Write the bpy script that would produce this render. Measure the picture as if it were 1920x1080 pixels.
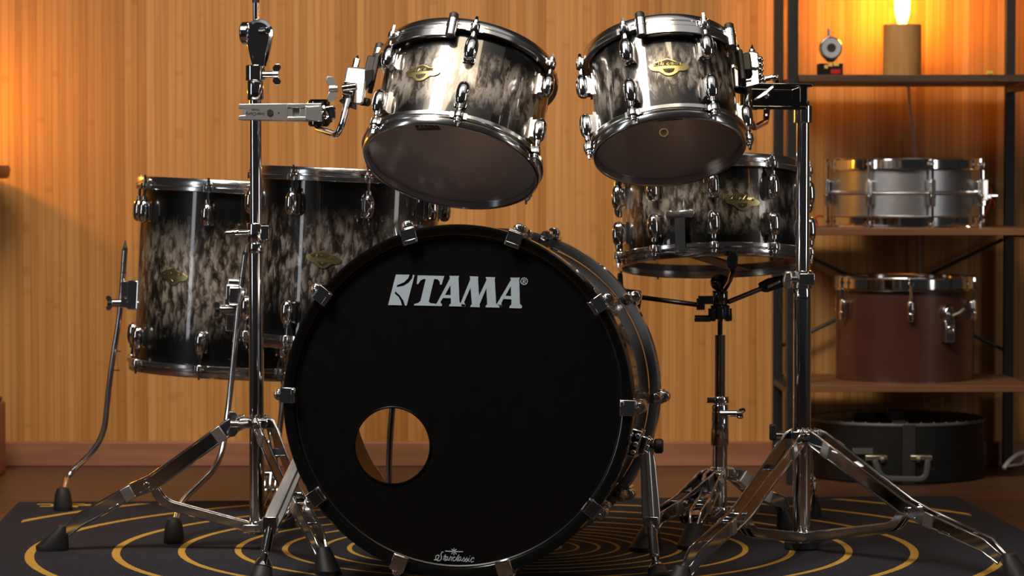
import bpy, math, random
from mathutils import Vector, Matrix
random.seed(7)
for o in list(bpy.data.objects):
    bpy.data.objects.remove(o)
S = bpy.context.scene
COL = S.collection
PI = math.pi
R_ = math.radians

# ------------------------------------------------------------------ camera
FPX = 5550.0
CAMH = 0.70
PITCH = math.atan(210 / FPX)
cd = bpy.data.cameras.new('camera')
cam = bpy.data.objects.new('camera', cd)
COL.objects.link(cam)
cam.location = (0, 0, CAMH)
cam.rotation_euler = (PI / 2 - PITCH, 0, 0)
cd.sensor_width = 36.0
cd.lens = 36.0 * FPX / 1920
cd.clip_end = 60
cd.dof.use_dof = True
cd.dof.focus_distance = 5.2
cd.dof.aperture_fstop = 6.5
S.camera = cam

def P(px, py, d):
    u = (px - 960) / FPX
    v = -(py - 540) / FPX
    c, s = math.cos(PITCH), math.sin(PITCH)
    x, y, z = u, c + v * s, -s + v * c
    k = d / y
    return Vector((x * k, d, CAMH + z * k))

# ------------------------------------------------------------------ world, lights, exposure
W = bpy.data.worlds.new('world')
S.world = W
W.use_nodes = True
W.node_tree.nodes['Background'].inputs[0].default_value = (0.60, 0.56, 0.54, 1)
W.node_tree.nodes['Background'].inputs[1].default_value = 0.03
S.view_settings.view_transform = 'Standard'
S.view_settings.look = 'None'
S.view_settings.gamma = 1.0
S.view_settings.use_curve_mapping = False
S.view_settings.exposure = 0.0

def area(name, loc, target, sx, sy, power, color, spread=180):
    l = bpy.data.lights.new(name, 'AREA')
    l.shape = 'RECTANGLE'
    l.size = sx
    l.size_y = sy
    l.energy = power
    l.color = color
    l.spread = R_(spread)
    o = bpy.data.objects.new(name, l)
    COL.objects.link(o)
    o.location = loc
    o.rotation_euler = (Vector(target) - Vector(loc)).to_track_quat('-Z', 'Y').to_euler()
    return o

area('key_softbox', (-1.05, 4.15, 2.45), (0.05, 5.5, 0.55), 0.62, 1.1, 15.5, (1.0, 0.95, 0.9), 100)
area('wall_fill', (-0.5, 4.3, 2.75), (-0.25, 7.1, 0.25), 2.4, 0.5, 20, (1.0, 0.80, 0.54), 90)  # added fill that brightens the back wall, stands for no real lamp
area('ceiling_bounce', (0.1, 4.35, 2.80), (0.1, 4.9, 0.6), 4.4, 1.5, 9, (1.0, 0.97, 0.94))
area('left_strip', (-2.6, 4.2, 1.1), (0, 5.5, 0.5), 0.22, 1.5, 5, (0.92, 0.95, 1.0))
area('right_strip', (2.6, 4.4, 1.2), (0, 5.5, 0.5), 0.35, 1.5, 8, (1.0, 0.95, 0.9))
def point(name, loc, power, color, r):
    l = bpy.data.lights.new(name, 'POINT')
    l.energy = power
    l.color = color
    l.shadow_soft_size = r
    o = bpy.data.objects.new(name, l)
    COL.objects.link(o)
    o.location = loc
point('table_lamp_light', (-1.37, 6.90, 0.87), 6.0, (1.0, 0.40, 0.02), 0.02)

# ------------------------------------------------------------------ materials
def newmat(name):
    m = bpy.data.materials.new(name)
    m.use_nodes = True
    nt = m.node_tree
    b = nt.nodes['Principled BSDF']
    return m, nt, b

def mat(name, color, rough=0.5, metal=0.0, coat=0.0, noise=0.0, nscale=40.0, spec=0.5):
    m, nt, b = newmat(name)
    b.inputs['Roughness'].default_value = rough
    b.inputs['Metallic'].default_value = metal
    b.inputs['Coat Weight'].default_value = coat
    b.inputs['Coat Roughness'].default_value = 0.04
    b.inputs['Specular IOR Level'].default_value = spec
    c = (*color, 1)
    tc = nt.nodes.new('ShaderNodeTexCoord')
    n = nt.nodes.new('ShaderNodeTexNoise')
    n.inputs['Scale'].default_value = nscale
    n.inputs['Detail'].default_value = 3
    nt.links.new(tc.outputs['Object'], n.inputs['Vector'])
    r = nt.nodes.new('ShaderNodeValToRGB')
    r.color_ramp.elements[0].position = 0.3
    r.color_ramp.elements[1].position = 0.7
    k = noise
    r.color_ramp.elements[0].color = (*[max(0, x * (1 - k)) for x in color], 1)
    r.color_ramp.elements[1].color = (*[min(1, x * (1 + k)) for x in color], 1)
    nt.links.new(n.outputs['Fac'], r.inputs[0])
    nt.links.new(r.outputs[0], b.inputs['Base Color'])
    return m

def N(nt, kind, **kw):
    n = nt.nodes.new('ShaderNode' + kind)
    for k, v in kw.items():
        setattr(n, k, v)
    return n

def ramp(nt, stops):
    r = N(nt, 'ValToRGB')
    e = r.color_ramp.elements
    while len(e) < len(stops):
        e.new(0.5)
    for i, (p, c) in enumerate(stops):
        e[i].position = p
        e[i].color = (*c, 1)
    return r

CHROME = mat('chrome', (0.74, 0.74, 0.76), 0.09, 1.0, noise=0.02)
HOOPCHROME = mat('die_cast_chrome', (0.74, 0.74, 0.75), 0.17, 1.0, noise=0.02)
SATIN = mat('satin_chrome', (0.74, 0.74, 0.74), 0.36, 1.0, noise=0.03)
BLACKCHROME = mat('black_nickel', (0.22, 0.21, 0.21), 0.1, 1.0, noise=0.03)
HOOPGREY = mat('grey_lacquer', (0.30, 0.30, 0.33), 0.25, 0.6, coat=1.0, noise=0.05)
RUBBER = mat('black_rubber', (0.012, 0.012, 0.013), 0.55, noise=0.2)
BLACKGLOSS = mat('black_lacquer', (0.004, 0.004, 0.004), 0.12, coat=0.6, noise=0.1)
HEADBLACK = mat('black_drum_film', (0.0045, 0.004, 0.004), 0.32, noise=0.15, spec=0.35)
LOGO = mat('pale_print', (0.45, 0.54, 0.62), 0.5, noise=0.03)
DARKPRINT = mat('dark_print', (0.012, 0.01, 0.01), 0.5)
GOLD = mat('aged_brass', (0.50, 0.42, 0.19), 0.32, 1.0, noise=0.12, nscale=120)
GOLDDARK = mat('dark_brass', (0.05, 0.04, 0.02), 0.5, 0.4, noise=0.2)
BLACKSTEEL = mat('black_painted_steel', (0.010, 0.011, 0.014), 0.45, noise=0.15)
ALU = mat('brushed_aluminium', (0.50, 0.51, 0.54), 0.36, 1.0, noise=0.06, nscale=90)
WHITECOAT = mat('coated_drum_film', (0.62, 0.60, 0.56), 0.6, noise=0.03)
MAROON = mat('maroon_wrap', (0.058, 0.020, 0.014), 0.3, coat=0.25, noise=0.12, nscale=18)
CASEBLACK = mat('black_fibre_case', (0.0045, 0.0047, 0.0047), 0.6, noise=0.3, nscale=30, spec=0.25)
CASEGREY = mat('grey_plastic', (0.06, 0.065, 0.068), 0.55, noise=0.1)
NICKEL = mat('aged_nickel', (0.62, 0.55, 0.42), 0.3, 1.0, noise=0.1)
REDPL = mat('red_plastic', (0.45, 0.012, 0.008), 0.4, noise=0.1)
PRINTGLOW = mat('yellow_print_and_glow', (0.75, 0.5, 0.12), 0.4, noise=0.1)  # print on the gauge box; on the clip it stands for reflected glow
CABLEW = mat('white_cable', (0.55, 0.53, 0.5), 0.5, noise=0.05)
CABLEG = mat('grey_cable', (0.42, 0.38, 0.34), 0.5, noise=0.05)
DIALGREY = mat('dial_face', (0.42, 0.46, 0.54), 0.45, noise=0.04)
DIALDARK = mat('dial_centre', (0.05, 0.04, 0.04), 0.3, noise=0.2)

def wood(name, c1, c2, rough, axis, sc=14.0, coat=0.0):
    m, nt, b = newmat(name)
    tc = N(nt, 'TexCoord')
    mp = N(nt, 'Mapping')
    s = [sc, sc, sc]
    s[axis] = sc * 0.08
    mp.inputs['Scale'].default_value = s
    n = N(nt, 'TexNoise')
    n.inputs['Scale'].default_value = 3.0
    n.inputs['Detail'].default_value = 6
    n.inputs['Distortion'].default_value = 0.6
    r = ramp(nt, [(0.3, c1), (0.7, c2)])
    nt.links.new(tc.outputs['Object'], mp.inputs[0])
    nt.links.new(mp.outputs[0], n.inputs['Vector'])
    nt.links.new(n.outputs['Fac'], r.inputs[0])
    nt.links.new(r.outputs[0], b.inputs['Base Color'])
    b.inputs['Roughness'].default_value = rough
    b.inputs['Coat Weight'].default_value = coat
    bp = N(nt, 'Bump')
    bp.inputs['Strength'].default_value = 0.08
    nt.links.new(n.outputs['Fac'], bp.inputs['Height'])
    nt.links.new(bp.outputs[0], b.inputs['Normal'])
    return m

PLANK = wood('shelf_wood_shaded', (0.055, 0.028, 0.018), (0.10, 0.05, 0.028), 0.5, 0)  # board wood with shade put into its colour, for the top board
PLANKLIT = wood('shelf_wood_lit', (0.13, 0.055, 0.022), (0.22, 0.095, 0.038), 0.45, 0)  # same board wood, painted lighter as lit, for the lower boards
LAMPWOOD = wood('turned_oak', (0.44, 0.23, 0.075), (0.60, 0.34, 0.125), 0.5, 2, 30)
BASEWOOD = wood('baseboard_wood', (0.25, 0.105, 0.055), (0.35, 0.16, 0.085), 0.45, 0, 10)
TABLEWOOD = wood('table_wood', (0.16, 0.06, 0.025), (0.28, 0.11, 0.05), 0.4, 0, 12)
INNERWOOD = wood('maple_ply', (0.22, 0.10, 0.045), (0.33, 0.16, 0.075), 0.5, 2, 12)

def bamboo():
    m, nt, b = newmat('bamboo_strip_wall')
    L = nt.links.new
    tc = N(nt, 'TexCoord')
    sp = N(nt, 'SeparateXYZ')
    L(tc.outputs['Object'], sp.inputs[0])
    dv = N(nt, 'Math', operation='DIVIDE')
    dv.inputs[1].default_value = 0.0175
    L(sp.outputs['X'], dv.inputs[0])
    v = N(nt, 'TexVoronoi', voronoi_dimensions='1D', feature='F1')
    v.inputs['Scale'].default_value = 1.0
    v.inputs['Randomness'].default_value = 0.55
    L(dv.outputs[0], v.inputs['W'])
    ve = N(nt, 'TexVoronoi', voronoi_dimensions='1D', feature='DISTANCE_TO_EDGE')
    ve.inputs['Scale'].default_value = 1.0
    ve.inputs['Randomness'].default_value = 0.55
    L(dv.outputs[0], ve.inputs['W'])
    sc = N(nt, 'SeparateColor')
    L(v.outputs['Color'], sc.inputs[0])
    r = ramp(nt, [(0.0, (0.42, 0.180, 0.036)), (0.3, (0.53, 0.250, 0.066)), (0.6, (0.58, 0.290, 0.090)), (0.8, (0.48, 0.215, 0.046)), (1.0, (0.64, 0.350, 0.130))])
    L(sc.outputs[0], r.inputs[0])
    # long grain, a phase of its own in each strip
    cmb = N(nt, 'CombineXYZ')
    m1 = N(nt, 'Math', operation='MULTIPLY'); m1.inputs[1].default_value = 260
    m2 = N(nt, 'Math', operation='MULTIPLY'); m2.inputs[1].default_value = 3.0
    m3 = N(nt, 'Math', operation='MULTIPLY'); m3.inputs[1].default_value = 37
    L(sp.outputs['X'], m1.inputs[0]); L(sp.outputs['Z'], m2.inputs[0]); L(sc.outputs[1], m3.inputs[0])
    L(m1.outputs[0], cmb.inputs[0]); L(m3.outputs[0], cmb.inputs[1]); L(m2.outputs[0], cmb.inputs[2])
    n = N(nt, 'TexNoise'); n.inputs['Scale'].default_value = 1.0; n.inputs['Detail'].default_value = 4
    L(cmb.outputs[0], n.inputs['Vector'])
    r2 = ramp(nt, [(0.25, (0.74, 0.70, 0.64)), (0.7, (1.06, 1.06, 1.06))])
    L(n.outputs['Fac'], r2.inputs[0])
    mx = N(nt, 'MixRGB', blend_type='MULTIPLY'); mx.inputs[0].default_value = 1
    L(r.outputs[0], mx.inputs[1]); L(r2.outputs[0], mx.inputs[2])
    # knots of the cane
    cm2 = N(nt, 'CombineXYZ')
    m4 = N(nt, 'Math', operation='MULTIPLY'); m4.inputs[1].default_value = 22
    L(sp.outputs['Z'], m4.inputs[0])
    m5 = N(nt, 'Math', operation='MULTIPLY'); m5.inputs[1].default_value = 90
    L(sc.outputs[2], m5.inputs[0])
    L(m4.outputs[0], cm2.inputs[0]); L(m5.outputs[0], cm2.inputs[1])
    n2 = N(nt, 'TexNoise'); n2.inputs['Scale'].default_value = 1.0; n2.inputs['Detail'].default_value = 0
    L(cm2.outputs[0], n2.inputs['Vector'])
    r3 = ramp(nt, [(0.74, (1, 1, 1)), (0.80, (0.88, 0.82, 0.76))])
    L(n2.outputs['Fac'], r3.inputs[0])
    mx2 = N(nt, 'MixRGB', blend_type='MULTIPLY'); mx2.inputs[0].default_value = 1
    L(mx.outputs[0], mx2.inputs[1]); L(r3.outputs[0], mx2.inputs[2])
    r4 = ramp(nt, [(0.0, (0.70, 0.63, 0.56)), (0.09, (1, 1, 1))])
    L(ve.outputs['Distance'], r4.inputs[0])
    mx3 = N(nt, 'MixRGB', blend_type='MULTIPLY'); mx3.inputs[0].default_value = 1
    L(mx2.outputs[0], mx3.inputs[1]); L(r4.outputs[0], mx3.inputs[2])
    L(mx3.outputs[0], b.inputs['Base Color'])
    b.inputs['Roughness'].default_value = 0.55
    bp = N(nt, 'Bump'); bp.inputs['Strength'].default_value = 0.25; bp.inputs['Distance'].default_value = 0.002
    r5 = ramp(nt, [(0.0, (0, 0, 0)), (0.15, (1, 1, 1))])
    L(ve.outputs['Distance'], r5.inputs[0])
    L(r5.outputs[0], bp.inputs['Height'])
    L(bp.outputs[0], b.inputs['Normal'])
    return m
BAMBOO = bamboo()

def floor_mat():
    m, nt, b = newmat('dark_floorboards')
    L = nt.links.new
    tc = N(nt, 'TexCoord')
    br = N(nt, 'TexBrick')
    br.inputs['Scale'].default_value = 1.0
    br.inputs['Brick Width'].default_value = 1.3
    br.inputs['Row Height'].default_value = 0.13
    br.inputs['Mortar Size'].default_value = 0.0012
    br.inputs['Color1'].default_value = (0.085, 0.036, 0.017, 1)
    br.inputs['Color2'].default_value = (0.115, 0.05, 0.024, 1)
    br.inputs['Mortar'].default_value = (0.03, 0.014, 0.008, 1)
    L(tc.outputs['Object'], br.inputs['Vector'])
    mp = N(nt, 'Mapping'); mp.inputs['Scale'].default_value = (3, 40, 1)
    L(tc.outputs['Object'], mp.inputs[0])
    n = N(nt, 'TexNoise'); n.inputs['Scale'].default_value = 1.5; n.inputs['Detail'].default_value = 5
    L(mp.outputs[0], n.inputs['Vector'])
    r = ramp(nt, [(0.3, (0.75, 0.75, 0.75)), (0.7, (1.15, 1.15, 1.15))])
    L(n.outputs['Fac'], r.inputs[0])
    mx = N(nt, 'MixRGB', blend_type='MULTIPLY'); mx.inputs[0].default_value = 1
    L(br.outputs['Color'], mx.inputs[1]); L(r.outputs[0], mx.inputs[2])
    L(mx.outputs[0], b.inputs['Base Color'])
    b.inputs['Roughness'].default_value = 0.38
    return m
FLOOR = floor_mat()

RINGS = [0.035, 0.060, 0.085, 0.118, 0.157, 0.193, 0.229, 0.268, 0.310, 0.358, 0.430, 0.517, 0.621, 0.741, 0.898, 1.075]
def rug_mat():
    m, nt, b = newmat('black_rug_with_rings')
    L = nt.links.new
    tc = N(nt, 'TexCoord')
    sp = N(nt, 'SeparateXYZ'); L(tc.outputs['Object'], sp.inputs[0])
    cmb = N(nt, 'CombineXYZ'); L(sp.outputs[0], cmb.inputs[0]); L(sp.outputs[1], cmb.inputs[1])
    ln = N(nt, 'VectorMath', operation='LENGTH'); L(cmb.outputs[0], ln.inputs[0])
    nz = N(nt, 'TexNoise'); nz.inputs['Scale'].default_value = 160; nz.inputs['Detail'].default_value = 2
    L(tc.outputs['Object'], nz.inputs['Vector'])
    wob = N(nt, 'Math', operation='MULTIPLY_ADD'); wob.inputs[1].default_value = 0.004; wob.inputs[2].default_value = -0.002
    L(nz.outputs['Fac'], wob.inputs[0])
    rr = N(nt, 'Math', operation='ADD'); L(ln.outputs['Value'], rr.inputs[0]); L(wob.outputs[0], rr.inputs[1])
    acc = None
    for R in RINGS:
        c = N(nt, 'Math', operation='COMPARE')
        c.inputs[1].default_value = R
        c.inputs[2].default_value = 0.0022 + 0.0072 * R
        L(rr.outputs[0], c.inputs[0])
        if acc is None:
            acc = c
        else:
            a = N(nt, 'Math', operation='MAXIMUM'); L(acc.outputs[0], a.inputs[0]); L(c.outputs[0], a.inputs[1]); acc = a
    # the rings stop short of the rug edge
    for ax, lim in ((0, 0.965), (1, 0.78)):
        ab = N(nt, 'Math', operation='ABSOLUTE'); L(sp.outputs[ax], ab.inputs[0])
        lt = N(nt, 'Math', operation='LESS_THAN'); lt.inputs[1].default_value = lim; L(ab.outputs[0], lt.inputs[0])
        mu = N(nt, 'Math', operation='MULTIPLY'); L(acc.outputs[0], mu.inputs[0]); L(lt.outputs[0], mu.inputs[1]); acc = mu
    n2 = N(nt, 'TexNoise'); n2.inputs['Scale'].default_value = 420; n2.inputs['Detail'].default_value = 3
    L(tc.outputs['Object'], n2.inputs['Vector'])
    r = ramp(nt, [(0.3, (0.012, 0.0125, 0.018)), (0.72, (0.040, 0.040, 0.052))])
    L(n2.outputs['Fac'], r.inputs[0])
    r2 = ramp(nt, [(0.3, (0.40, 0.22, 0.035)), (0.7, (0.62, 0.36, 0.07))])
    L(n2.outputs['Fac'], r2.inputs[0])
    mx = N(nt, 'MixRGB'); L(acc.outputs[0], mx.inputs[0]); L(r.outputs[0], mx.inputs[1]); L(r2.outputs[0], mx.inputs[2])
    L(mx.outputs[0], b.inputs['Base Color'])
    b.inputs['Roughness'].default_value = 0.95
    b.inputs['Specular IOR Level'].default_value = 0.15
    bp = N(nt, 'Bump'); bp.inputs['Strength'].default_value = 0.4; bp.inputs['Distance'].default_value = 0.002
    L(n2.outputs['Fac'], bp.inputs['Height']); L(bp.outputs[0], b.inputs['Normal'])
    return m
RUG = rug_mat()

def burst(name, H, seed, axis_sign=1, dim=0.66):
    """lacquered shell: black edges, silvery mottled drips in the middle; local z runs along the shell"""
    m, nt, b = newmat(name)
    L = nt.links.new
    tc = N(nt, 'TexCoord')
    sp = N(nt, 'SeparateXYZ'); L(tc.outputs['Object'], sp.inputs[0])
    t = N(nt, 'Math', operation='DIVIDE'); t.inputs[1].default_value = H * axis_sign
    L(sp.outputs['Z'], t.inputs[0])
    mp = N(nt, 'Mapping'); mp.inputs['Scale'].default_value = (1, 1, 0.42); mp.inputs['Location'].default_value = (seed, seed * 0.7, seed * 1.3)
    L(tc.outputs['Object'], mp.inputs[0])
    n1 = N(nt, 'TexNoise'); n1.inputs['Scale'].default_value = 80; n1.inputs['Detail'].default_value = 8
    n1.inputs['Roughness'].default_value = 0.66; n1.inputs['Distortion'].default_value = 0.7
    L(mp.outputs[0], n1.inputs['Vector'])
    n2 = N(nt, 'TexNoise'); n2.inputs['Scale'].default_value = 9; n2.inputs['Detail'].default_value = 2
    L(mp.outputs[0], n2.inputs['Vector'])
    v = N(nt, 'TexVoronoi', feature='SMOOTH_F1'); v.inputs['Scale'].default_value = 85; v.inputs['Smoothness'].default_value = 0.3
    wv = N(nt, 'MixRGB'); wv.inputs[0].default_value = 0.03
    L(mp.outputs[0], wv.inputs[1]); L(n1.outputs['Color'], wv.inputs[2])
    L(wv.outputs[0], v.inputs['Vector'])
    # edge burst, wobbling with the drips
    wob = N(nt, 'Math', operation='MULTIPLY_ADD'); wob.inputs[1].default_value = 0.26; wob.inputs[2].default_value = -0.13
    L(n1.outputs['Fac'], wob.inputs[0])
    tt = N(nt, 'Math', operation='ADD'); L(t.outputs[0], tt.inputs[0]); L(wob.outputs[0], tt.inputs[1])
    mask = ramp(nt, [(0.17, (0, 0, 0)), (0.42, (1, 1, 1)), (0.60, (1, 1, 1)), (0.82, (0, 0, 0))])
    L(tt.outputs[0], mask.inputs[0])
    mixv = N(nt, 'Math', operation='MULTIPLY_ADD'); mixv.inputs[1].default_value = -0.55
    L(v.outputs['Distance'], mixv.inputs[0]); L(n1.outputs['Fac'], mixv.inputs[2])
    mixw = N(nt, 'Math', operation='MULTIPLY_ADD'); mixw.inputs[1].default_value = 0.5
    L(n2.outputs['Fac'], mixw.inputs[0]); L(mixv.outputs[0], mixw.inputs[2])
    col = ramp(nt, [(0.24, (0.010, 0.0075, 0.006)), (0.36, (0.075 * dim, 0.054 * dim, 0.040 * dim)), (0.47, (0.24 * dim, 0.20 * dim, 0.165 * dim)), (0.60, (0.52 * dim, 0.475 * dim, 0.425 * dim))])
    L(mixw.outputs[0], col.inputs[0])
    mx = N(nt, 'MixRGB', blend_type='MULTIPLY'); mx.inputs[0].default_value = 1
    L(col.outputs[0], mx.inputs[1]); L(mask.outputs[0], mx.inputs[2])
    L(mx.outputs[0], b.inputs['Base Color'])
    b.inputs['Metallic'].default_value = 0.35
    b.inputs['Roughness'].default_value = 0.35
    b.inputs['Coat Weight'].default_value = 1.0
    b.inputs['Coat Roughness'].default_value = 0.03
    return m

def film(name, tint, gray, amount, rough=0.12):
    m, nt, b = newmat(name)
    L = nt.links.new
    tr = N(nt, 'BsdfTransparent'); tr.inputs[0].default_value = (*tint, 1)
    b.inputs['Base Color'].default_value = (*gray, 1)
    b.inputs['Roughness'].default_value = rough
    mx = N(nt, 'MixShader'); mx.inputs[0].default_value = amount
    L(tr.outputs[0], mx.inputs[1]); L(b.outputs[0], mx.inputs[2])
    L(mx.outputs[0], nt.nodes['Material Output'].inputs['Surface'])
    return m
CLEARFILM = film('clear_drum_film', (0.7, 0.66, 0.66), (0.46, 0.42, 0.45), 0.66)
SNAREFILM = film('glossy_snare_film', (0.7, 0.5, 0.4), (0.06, 0.035, 0.025), 0.92, 0.04)
CLEARBASS = film('clear_bass_film', (0.86, 0.84, 0.82), (0.10, 0.09, 0.08), 0.10)

def emis(name, col, s):
    m, nt, b = newmat(name)
    b.inputs['Base Color'].default_value = (0.9, 0.7, 0.4, 1)
    b.inputs['Emission Color'].default_value = (*col, 1)
    b.inputs['Emission Strength'].default_value = s
    return m
BULB = emis('glowing_filament_glass', (1.0, 0.35, 0.01), 200)
LED = emis('amber_led', (1.0, 0.55, 0.1), 3)

# ------------------------------------------------------------------ mesh helpers
class MB:
    def __init__(self):
        self.v = []; self.f = []
    def add(self, vs, fs, M=None):
        o = len(self.v)
        for p in vs:
            p = Vector(p)
            self.v.append(M @ p if M is not None else p)
        for f in fs:
            self.f.append([i + o for i in f])
        return self
    def lathe(self, prof, seg=48, M=None, closed=False, a0=0.0, a1=None):
        vs = []; fs = []
        full = a1 is None
        n = seg if full else seg + 1
        span = 2 * PI if full else (a1 - a0)
        for i in range(n):
            a = a0 + span * i / seg
            for r, z in prof:
                vs.append((r * math.sin(a), -r * math.cos(a), z))
        m = len(prof)
        for i in range(seg):
            j = (i + 1) % n
            for k in range(m if closed else m - 1):
                l = (k + 1) % m
                fs.append((i * m + k, j * m + k, j * m + l, i * m + l))
        if not full and closed:
            fs.append(tuple(range(m)))
            fs.append(tuple(reversed(range((n - 1) * m, n * m))))
        if full and not closed:
            for k, rev in ((0, True), (m - 1, False)):
                if prof[k][0] > 1e-6:
                    pass
        return self.add(vs, fs, M)
    def cyl(self, a, b, r, seg=16, r2=None, bev=0.0):
        a = Vector(a); b = Vector(b)
        h = (b - a).length
        if h < 1e-9: return self
        q = (b - a).to_track_quat('Z', 'Y').to_matrix().to_4x4()
        M = Matrix.Translation(a) @ q
        r2 = r if r2 is None else r2
        bv = min(bev, h * 0.45, r * 0.9, r2 * 0.9)
        prof = [(1e-5, 0), (r - bv, 0), (r, bv), (r2, h - bv), (r2 - bv, h), (1e-5, h)] if bv > 0 else [(1e-5, 0), (r, 0), (r2, h), (1e-5, h)]
        return self.lathe(prof, seg, M)
    def tube(self, pts, r, seg=12, closed=False, sx=1.0, caps=True):
        pts = [Vector(p) for p in pts]
        n = len(pts)
        rs = r if isinstance(r, (list, tuple)) else [r] * n
        tans = []
        for i in range(n):
            if closed:
                t = pts[(i + 1) % n] - pts[i - 1]
            else:
                t = pts[min(i + 1, n - 1)] - pts[max(i - 1, 0)]
            tans.append(t.normalized())
        up = Vector((0, 0, 1)) if abs(tans[0].z) < 0.9 else Vector((0, 1, 0))
        x = tans[0].cross(up).normalized()
        vs = []
        for i in range(n):
            t = tans[i]
            x = (x - t * x.dot(t))
            x = x.normalized() if x.length > 1e-6 else t.orthogonal().normalized()
            y = t.cross(x)
            for k in range(seg):
                a = 2 * PI * k / seg
                vs.append(pts[i] + x * (rs[i] * sx * math.cos(a)) + y * (rs[i] * math.sin(a)))
        fs = []
        for i in range(n if closed else n - 1):
            j = (i + 1) % n
            for k in range(seg):
                l = (k + 1) % seg
                fs.append((i * seg + k, i * seg + l, j * seg + l, j * seg + k))
        if caps and not closed:
            fs.append(tuple(reversed(range(seg))))
            fs.append(tuple(range((n - 1) * seg, n * seg)))
        return self.add(vs, fs)
    def strip(self, pts, side, w, t):
        """flat bar along pts: thickness t along 'side', width w across in the plane of the path"""
        pts = [Vector(p) for p in pts]
        side = Vector(side).normalized()
        n = len(pts); vs = []
        for i in range(n):
            tg = (pts[min(i + 1, n - 1)] - pts[max(i - 1, 0)]).normalized()
            u = side.cross(tg).normalized()
            ww = w[i] if isinstance(w, (list, tuple)) else w
            for a, b_ in ((-1, -1), (1, -1), (1, 1), (-1, 1)):
                vs.append(pts[i] + side * (a * t / 2) + u * (b_ * ww / 2))
        fs = []
        for i in range(n - 1):
            for k in range(4):
                l = (k + 1) % 4
                fs.append((i * 4 + k, i * 4 + l, i * 4 + 4 + l, i * 4 + 4 + k))
        fs.append((3, 2, 1, 0)); fs.append(tuple(range((n - 1) * 4, n * 4)))
        return self.add(vs, fs)
    def box(self, c, s, M=None):
        c = Vector(c); x, y, z = s[0] / 2, s[1] / 2, s[2] / 2
        vs = [c + Vector(p) for p in ((-x, -y, -z), (x, -y, -z), (x, y, -z), (-x, y, -z), (-x, -y, z), (x, -y, z), (x, y, z), (-x, y, z))]
        return self.add(vs, [(3, 2, 1, 0), (4, 5, 6, 7), (0, 1, 5, 4), (1, 2, 6, 5), (2, 3, 7, 6), (3, 0, 4, 7)], M)
    def sphere(self, c, r, seg=16, rings=10, sc=(1, 1, 1), M=None):
        vs = []; fs = []
        for i in range(rings + 1):
            th = PI * i / rings
            for k in range(seg):
                a = 2 * PI * k / seg
                vs.append(Vector(c) + Vector((r * sc[0] * math.sin(th) * math.cos(a), r * sc[1] * math.sin(th) * math.sin(a), r * sc[2] * math.cos(th))))
        for i in range(rings):
            for k in range(seg):
                l = (k + 1) % seg
                fs.append((i * seg + k, (i + 1) * seg + k, (i + 1) * seg + l, i * seg + l))
        return self.add(vs, fs, M)
    def wing(self, c, axis, size=0.02, up=(0, 0, 1)):
        """a wing nut: hub along axis, two flat wings"""
        c = Vector(c); ax = Vector(axis).normalized(); u = Vector(up)
        u = (u - ax * u.dot(ax)).normalized(); w = ax.cross(u)
        self.cyl(c, c + ax * size * 0.9, size * 0.34, 12, bev=0.001)
        for s in (-1, 1):
            q = [(0.2, 0.3), (0.75, 0.15), (1.15, 0.45), (1.2, 0.95), (0.8, 1.15), (0.25, 0.85)]
            vs = []
            for t in (-1, 1):
                for a, b_ in q:
                    vs.append(c + u * (s * a * size) + ax * (b_ * size) + w * (t * size * 0.16))
            n = len(q)
            fs = [tuple(range(n)), tuple(reversed(range(n, 2 * n)))]
            for k in range(n):
                l = (k + 1) % n
                fs.append((k, k + n, l + n, l))
            self.add(vs, fs)
        return self
    def build(self, name, m, parent=None, bevel=0.0, sharp=35, local=False):
        me = bpy.data.meshes.new(name)
        off = Vector((0, 0, 0))
        if parent is not None and not local:
            p = parent
            while p is not None:
                off = off + p.location
                p = p.parent
        me.from_pydata([tuple(v - off) for v in self.v], [], self.f)
        me.validate(); me.update()
        import bmesh
        bm = bmesh.new(); bm.from_mesh(me)
        bmesh.ops.remove_doubles(bm, verts=bm.verts, dist=2e-6)
        bmesh.ops.recalc_face_normals(bm, faces=bm.faces)
        bm.to_mesh(me); bm.free()
        me.materials.append(m)
        return link(name, me, parent, bevel, sharp)

def link(name, me, parent=None, bevel=0.0, sharp=35, M=None):
    if not me.get('done'):
        for p in me.polygons: p.use_smooth = True
        me.set_sharp_from_angle(angle=R_(sharp))
        me['done'] = 1
    o = bpy.data.objects.new(name, me)
    COL.objects.link(o)
    if parent is not None: o.parent = parent
    if M is not None: o.matrix_basis = M
    if bevel > 0:
        b = o.modifiers.new('bevel', 'BEVEL'); b.width = bevel; b.segments = 2; b.limit_method = 'ANGLE'; b.angle_limit = R_(40)
    return o

def tag(o, label, cat, group=None, kind=None):
    o['label'] = label; o['category'] = cat
    if group: o['group'] = group
    if kind: o['kind'] = kind
    return o

def thing(name, label, cat, M=None, loc=None, group=None):
    o = bpy.data.objects.new(name, None)
    o.empty_display_size = 0.05
    COL.objects.link(o)
    if M is not None: o.matrix_basis = M
    if loc is not None: o.location = loc
    return tag(o, label, cat, group)

def fillet(pts, r, n=6):
    pts = [Vector(p) for p in pts]
    out = [pts[0]]
    for i in range(1, len(pts) - 1):
        a, b, c = pts[i - 1], pts[i], pts[i + 1]
        d1 = (a - b); d2 = (c - b)
        k = min(r, d1.length * 0.45, d2.length * 0.45)
        p0 = b + d1.normalized() * k; p1 = b + d2.normalized() * k
        for j in range(n + 1):
            t = j / n
            out.append(p0 * (1 - t) ** 2 + b * (2 * t * (1 - t)) + p1 * t * t)
    out.append(pts[-1])
    return out

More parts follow.
